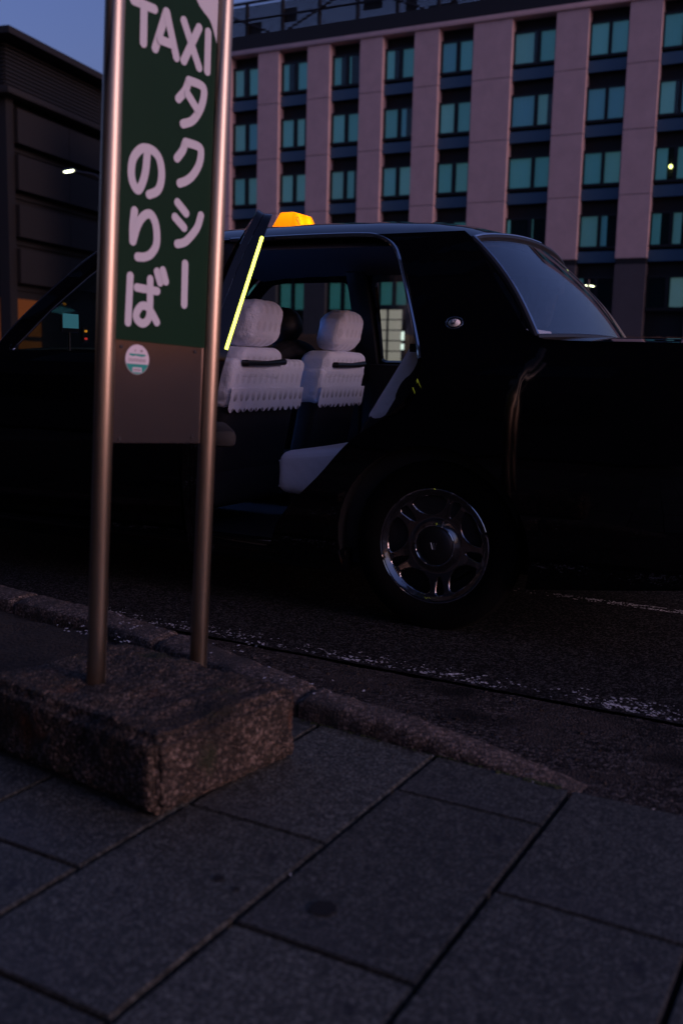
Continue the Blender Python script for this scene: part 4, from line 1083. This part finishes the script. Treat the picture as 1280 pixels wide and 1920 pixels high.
# ================================================================== dark building at the left (frame: x receding along its long side, y into the building)
OLD = Vector((-21.23, 63.99, 0)); old = empty('eaved_building', OLD, R(72), 'dark building with deep eaves, louvred top storey and brown balcony bands', 'building')
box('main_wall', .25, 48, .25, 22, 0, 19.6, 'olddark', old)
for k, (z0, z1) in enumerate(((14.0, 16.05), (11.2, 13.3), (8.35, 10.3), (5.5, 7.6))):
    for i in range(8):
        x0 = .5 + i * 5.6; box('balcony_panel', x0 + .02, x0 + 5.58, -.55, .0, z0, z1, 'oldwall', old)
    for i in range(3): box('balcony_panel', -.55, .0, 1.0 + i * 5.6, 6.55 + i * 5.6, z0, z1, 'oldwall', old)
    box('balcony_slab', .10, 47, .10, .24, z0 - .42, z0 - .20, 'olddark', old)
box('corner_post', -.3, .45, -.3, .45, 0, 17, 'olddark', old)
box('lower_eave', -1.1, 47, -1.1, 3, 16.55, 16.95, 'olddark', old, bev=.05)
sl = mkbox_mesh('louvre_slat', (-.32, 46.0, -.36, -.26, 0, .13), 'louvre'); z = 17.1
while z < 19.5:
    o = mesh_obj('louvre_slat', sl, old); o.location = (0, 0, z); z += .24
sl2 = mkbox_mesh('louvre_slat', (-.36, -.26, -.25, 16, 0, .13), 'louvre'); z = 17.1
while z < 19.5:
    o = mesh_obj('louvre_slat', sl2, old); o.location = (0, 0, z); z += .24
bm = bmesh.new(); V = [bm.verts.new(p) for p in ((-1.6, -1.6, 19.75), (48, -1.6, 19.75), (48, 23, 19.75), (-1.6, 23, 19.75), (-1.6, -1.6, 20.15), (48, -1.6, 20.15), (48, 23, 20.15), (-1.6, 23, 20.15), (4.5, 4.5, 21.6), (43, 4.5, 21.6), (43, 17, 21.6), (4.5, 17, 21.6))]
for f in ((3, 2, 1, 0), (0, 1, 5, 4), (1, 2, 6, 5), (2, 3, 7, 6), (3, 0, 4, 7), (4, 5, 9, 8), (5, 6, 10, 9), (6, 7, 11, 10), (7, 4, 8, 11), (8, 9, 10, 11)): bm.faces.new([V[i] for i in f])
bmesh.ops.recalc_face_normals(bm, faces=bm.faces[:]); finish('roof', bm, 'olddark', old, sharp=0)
for i in range(1): # lit shop front on the ground floor
    x0 = .6 + i * 3.2
    fr_ = box('shop_window', x0, x0 + 2.9, .12, .249, .3, 4.55, 'shopglow', old)
    box('window_mullion', x0 + 2.9, x0 + 3.2, .05, .24, .2, 4.7, 'oldwall', old)
    box('window_rail', x0 + .01, x0 + 2.89, .07, .115, 1.9, 2.2, 'olddark', fr_)
for i in range(3): box('shop_window', .12, .249, .9 + i * 3.2, 3.8 + i * 3.2, .3, 4.55, 'shopglow', old)
box('lit_soffit_lamp', -1.0, -.75, 1.2, 2.4, 16.50, 16.545, 'led_orange', old)

# ================================================================== street lamps
def street_lamp(loc, rz, label, h, heads, ks=1.0):
    t = empty('street_lamp', loc, rz, label, 'street lamp', 'street lamps along the road')
    tube('pole', [(0, 0, 0), (0, 0, h * .6), (0, 0, h + .25)], [.085, .07, .05], 'darkmetal', t, seg=12)
    for sx, l in heads:
        tube('arm', [(0, 0, h - .25), (sx * l * .4, 0, h - .05), (sx * l, 0, h + .02)], .03, 'darkmetal', t, seg=8)
        hd = lathe('lamp_head', [(0, .09), (.12, .08), (.20, .03), (.21, 0.0), (.19, -.01)], 'darkmetal', t, seg=18, f=lambda c, sx=sx, l=l: Vector((sx * (l + .22 * ks) + c.x * 1.35 * ks, c.y * .7 * ks, h + .03 + c.z * ks - c.x * sx * .25 * ks)))
        lathe('lamp_lens', [(0, -.05), (.10, -.045), (.15, -.025), (.165, -.006), (0, .0)], 'lampwhite', hd, seg=18, f=lambda c, sx=sx, l=l: Vector((sx * (l + .22 * ks) + c.x * 1.3 * ks, c.y * .7 * ks, h + .025 + c.z * ks - c.x * sx * .25 * ks)))
    return t
street_lamp((-5.95, 25.4, ROAD_Z + .1), R(0), 'lit street lamp on a curved arm beside the dark eaved building', 5.36, [(-1, .80)], .62)
street_lamp(tuple(FN * 40 + FX * -9.75 + Vector((0, 0, ROAD_Z + .1))), R(-27), 'twin-headed lit street lamp in front of the hotel base', 4.10, [(-1, .03), (1, .03)], .5)

# ================================================================== brown fence and white box truck behind the taxi
M['doorglow'] = emit('lit_paper_pane', (1.0, .82, .72), .075)
fence = empty('board_fence', FN * 42 + FX * -30 + Vector((0, 0, ROAD_Z + .1)), -YAW, 'brown vertical board fence along the foot of the hotel', 'fence')
bd = mkbox_mesh('board', (0, .19, 0, .03, 0, 2.2), 'fence')
for i in range(120):
    if -20.3 < -30 + i * .2 < -18.45: continue
    o = mesh_obj('board', bd, fence); o.location = (i * .2, 0, .02 + .02 * math.sin(i * 2.3))
for x0, x1 in ((0, 9.8), (11.7, 24)):
    for z0 in (.4, 1.8): box('rail', x0, x1, .031, .08, z0, z0 + .1, 'fence', fence)
dw = empty('lit_doorway', FN * 41.9 + FX * -19.98 + Vector((0, 0, ROAD_Z + .1)), -YAW, 'pale lit panelled doorway with dark bars, seen through the far window of the taxi', 'doorway')
for x0 in (-.09, .70, 1.46): box('post', x0, x0 + .09, -.02, .16, 0, 3.38, 'black_frame', dw)
for k in range(8): box('bar', .001, 1.459, -.01, .10, .05 + k * .47, .10 + k * .47, 'black_frame', dw)
for k in range(7):
    for x0 in (.001, .791): box('pane', x0, x0 + .668, .03, .05, .101 + k * .47, .519 + k * .47, 'doorglow', dw)
box('lintel', -.15, 1.61, -.05, .2, 3.39, 3.55, 'black_frame', dw)
for x0 in (-.20, 1.50):
    for z0 in (1.98, 1.56): box('wall_lamp', x0, x0 + .12, -.14, -.06, z0, z0 + (.38 if z0 > 1.8 else .26), 'lightlens', dw)

# ================================================================== building on the near side of the street, behind the camera (seen only as dark reflections in the paint and poles)
nb_ = empty('near_building', st(-6.2, 1.3, 0), -TH, 'dark rendered building on the near side of the street behind the pavement', 'building')
M['nearwall'] = mat('dark_render', (.045, .04, .04), .85, var=.2, vscale=1.0)
box('wall', -45, 0, -12, 0, 0, 23.0, 'nearwall', nb_)
box('roof_slab', -45.3, .3, -12.3, .45, 23.0, 23.35, 'nearwall', nb_)
for r_ in range(6):
    for i in range(12):
        x = -43.0 + i * 3.5; w_ = box('window', x, x + 1.8, .001, .06, 1.2 + r_ * 3.4, 2.9 + r_ * 3.4, 'black_frame', nb_)
        box('pane', x + .08, x + 1.72, .061, .07, 1.28 + r_ * 3.4, 2.82 + r_ * 3.4, 'carglass', w_)
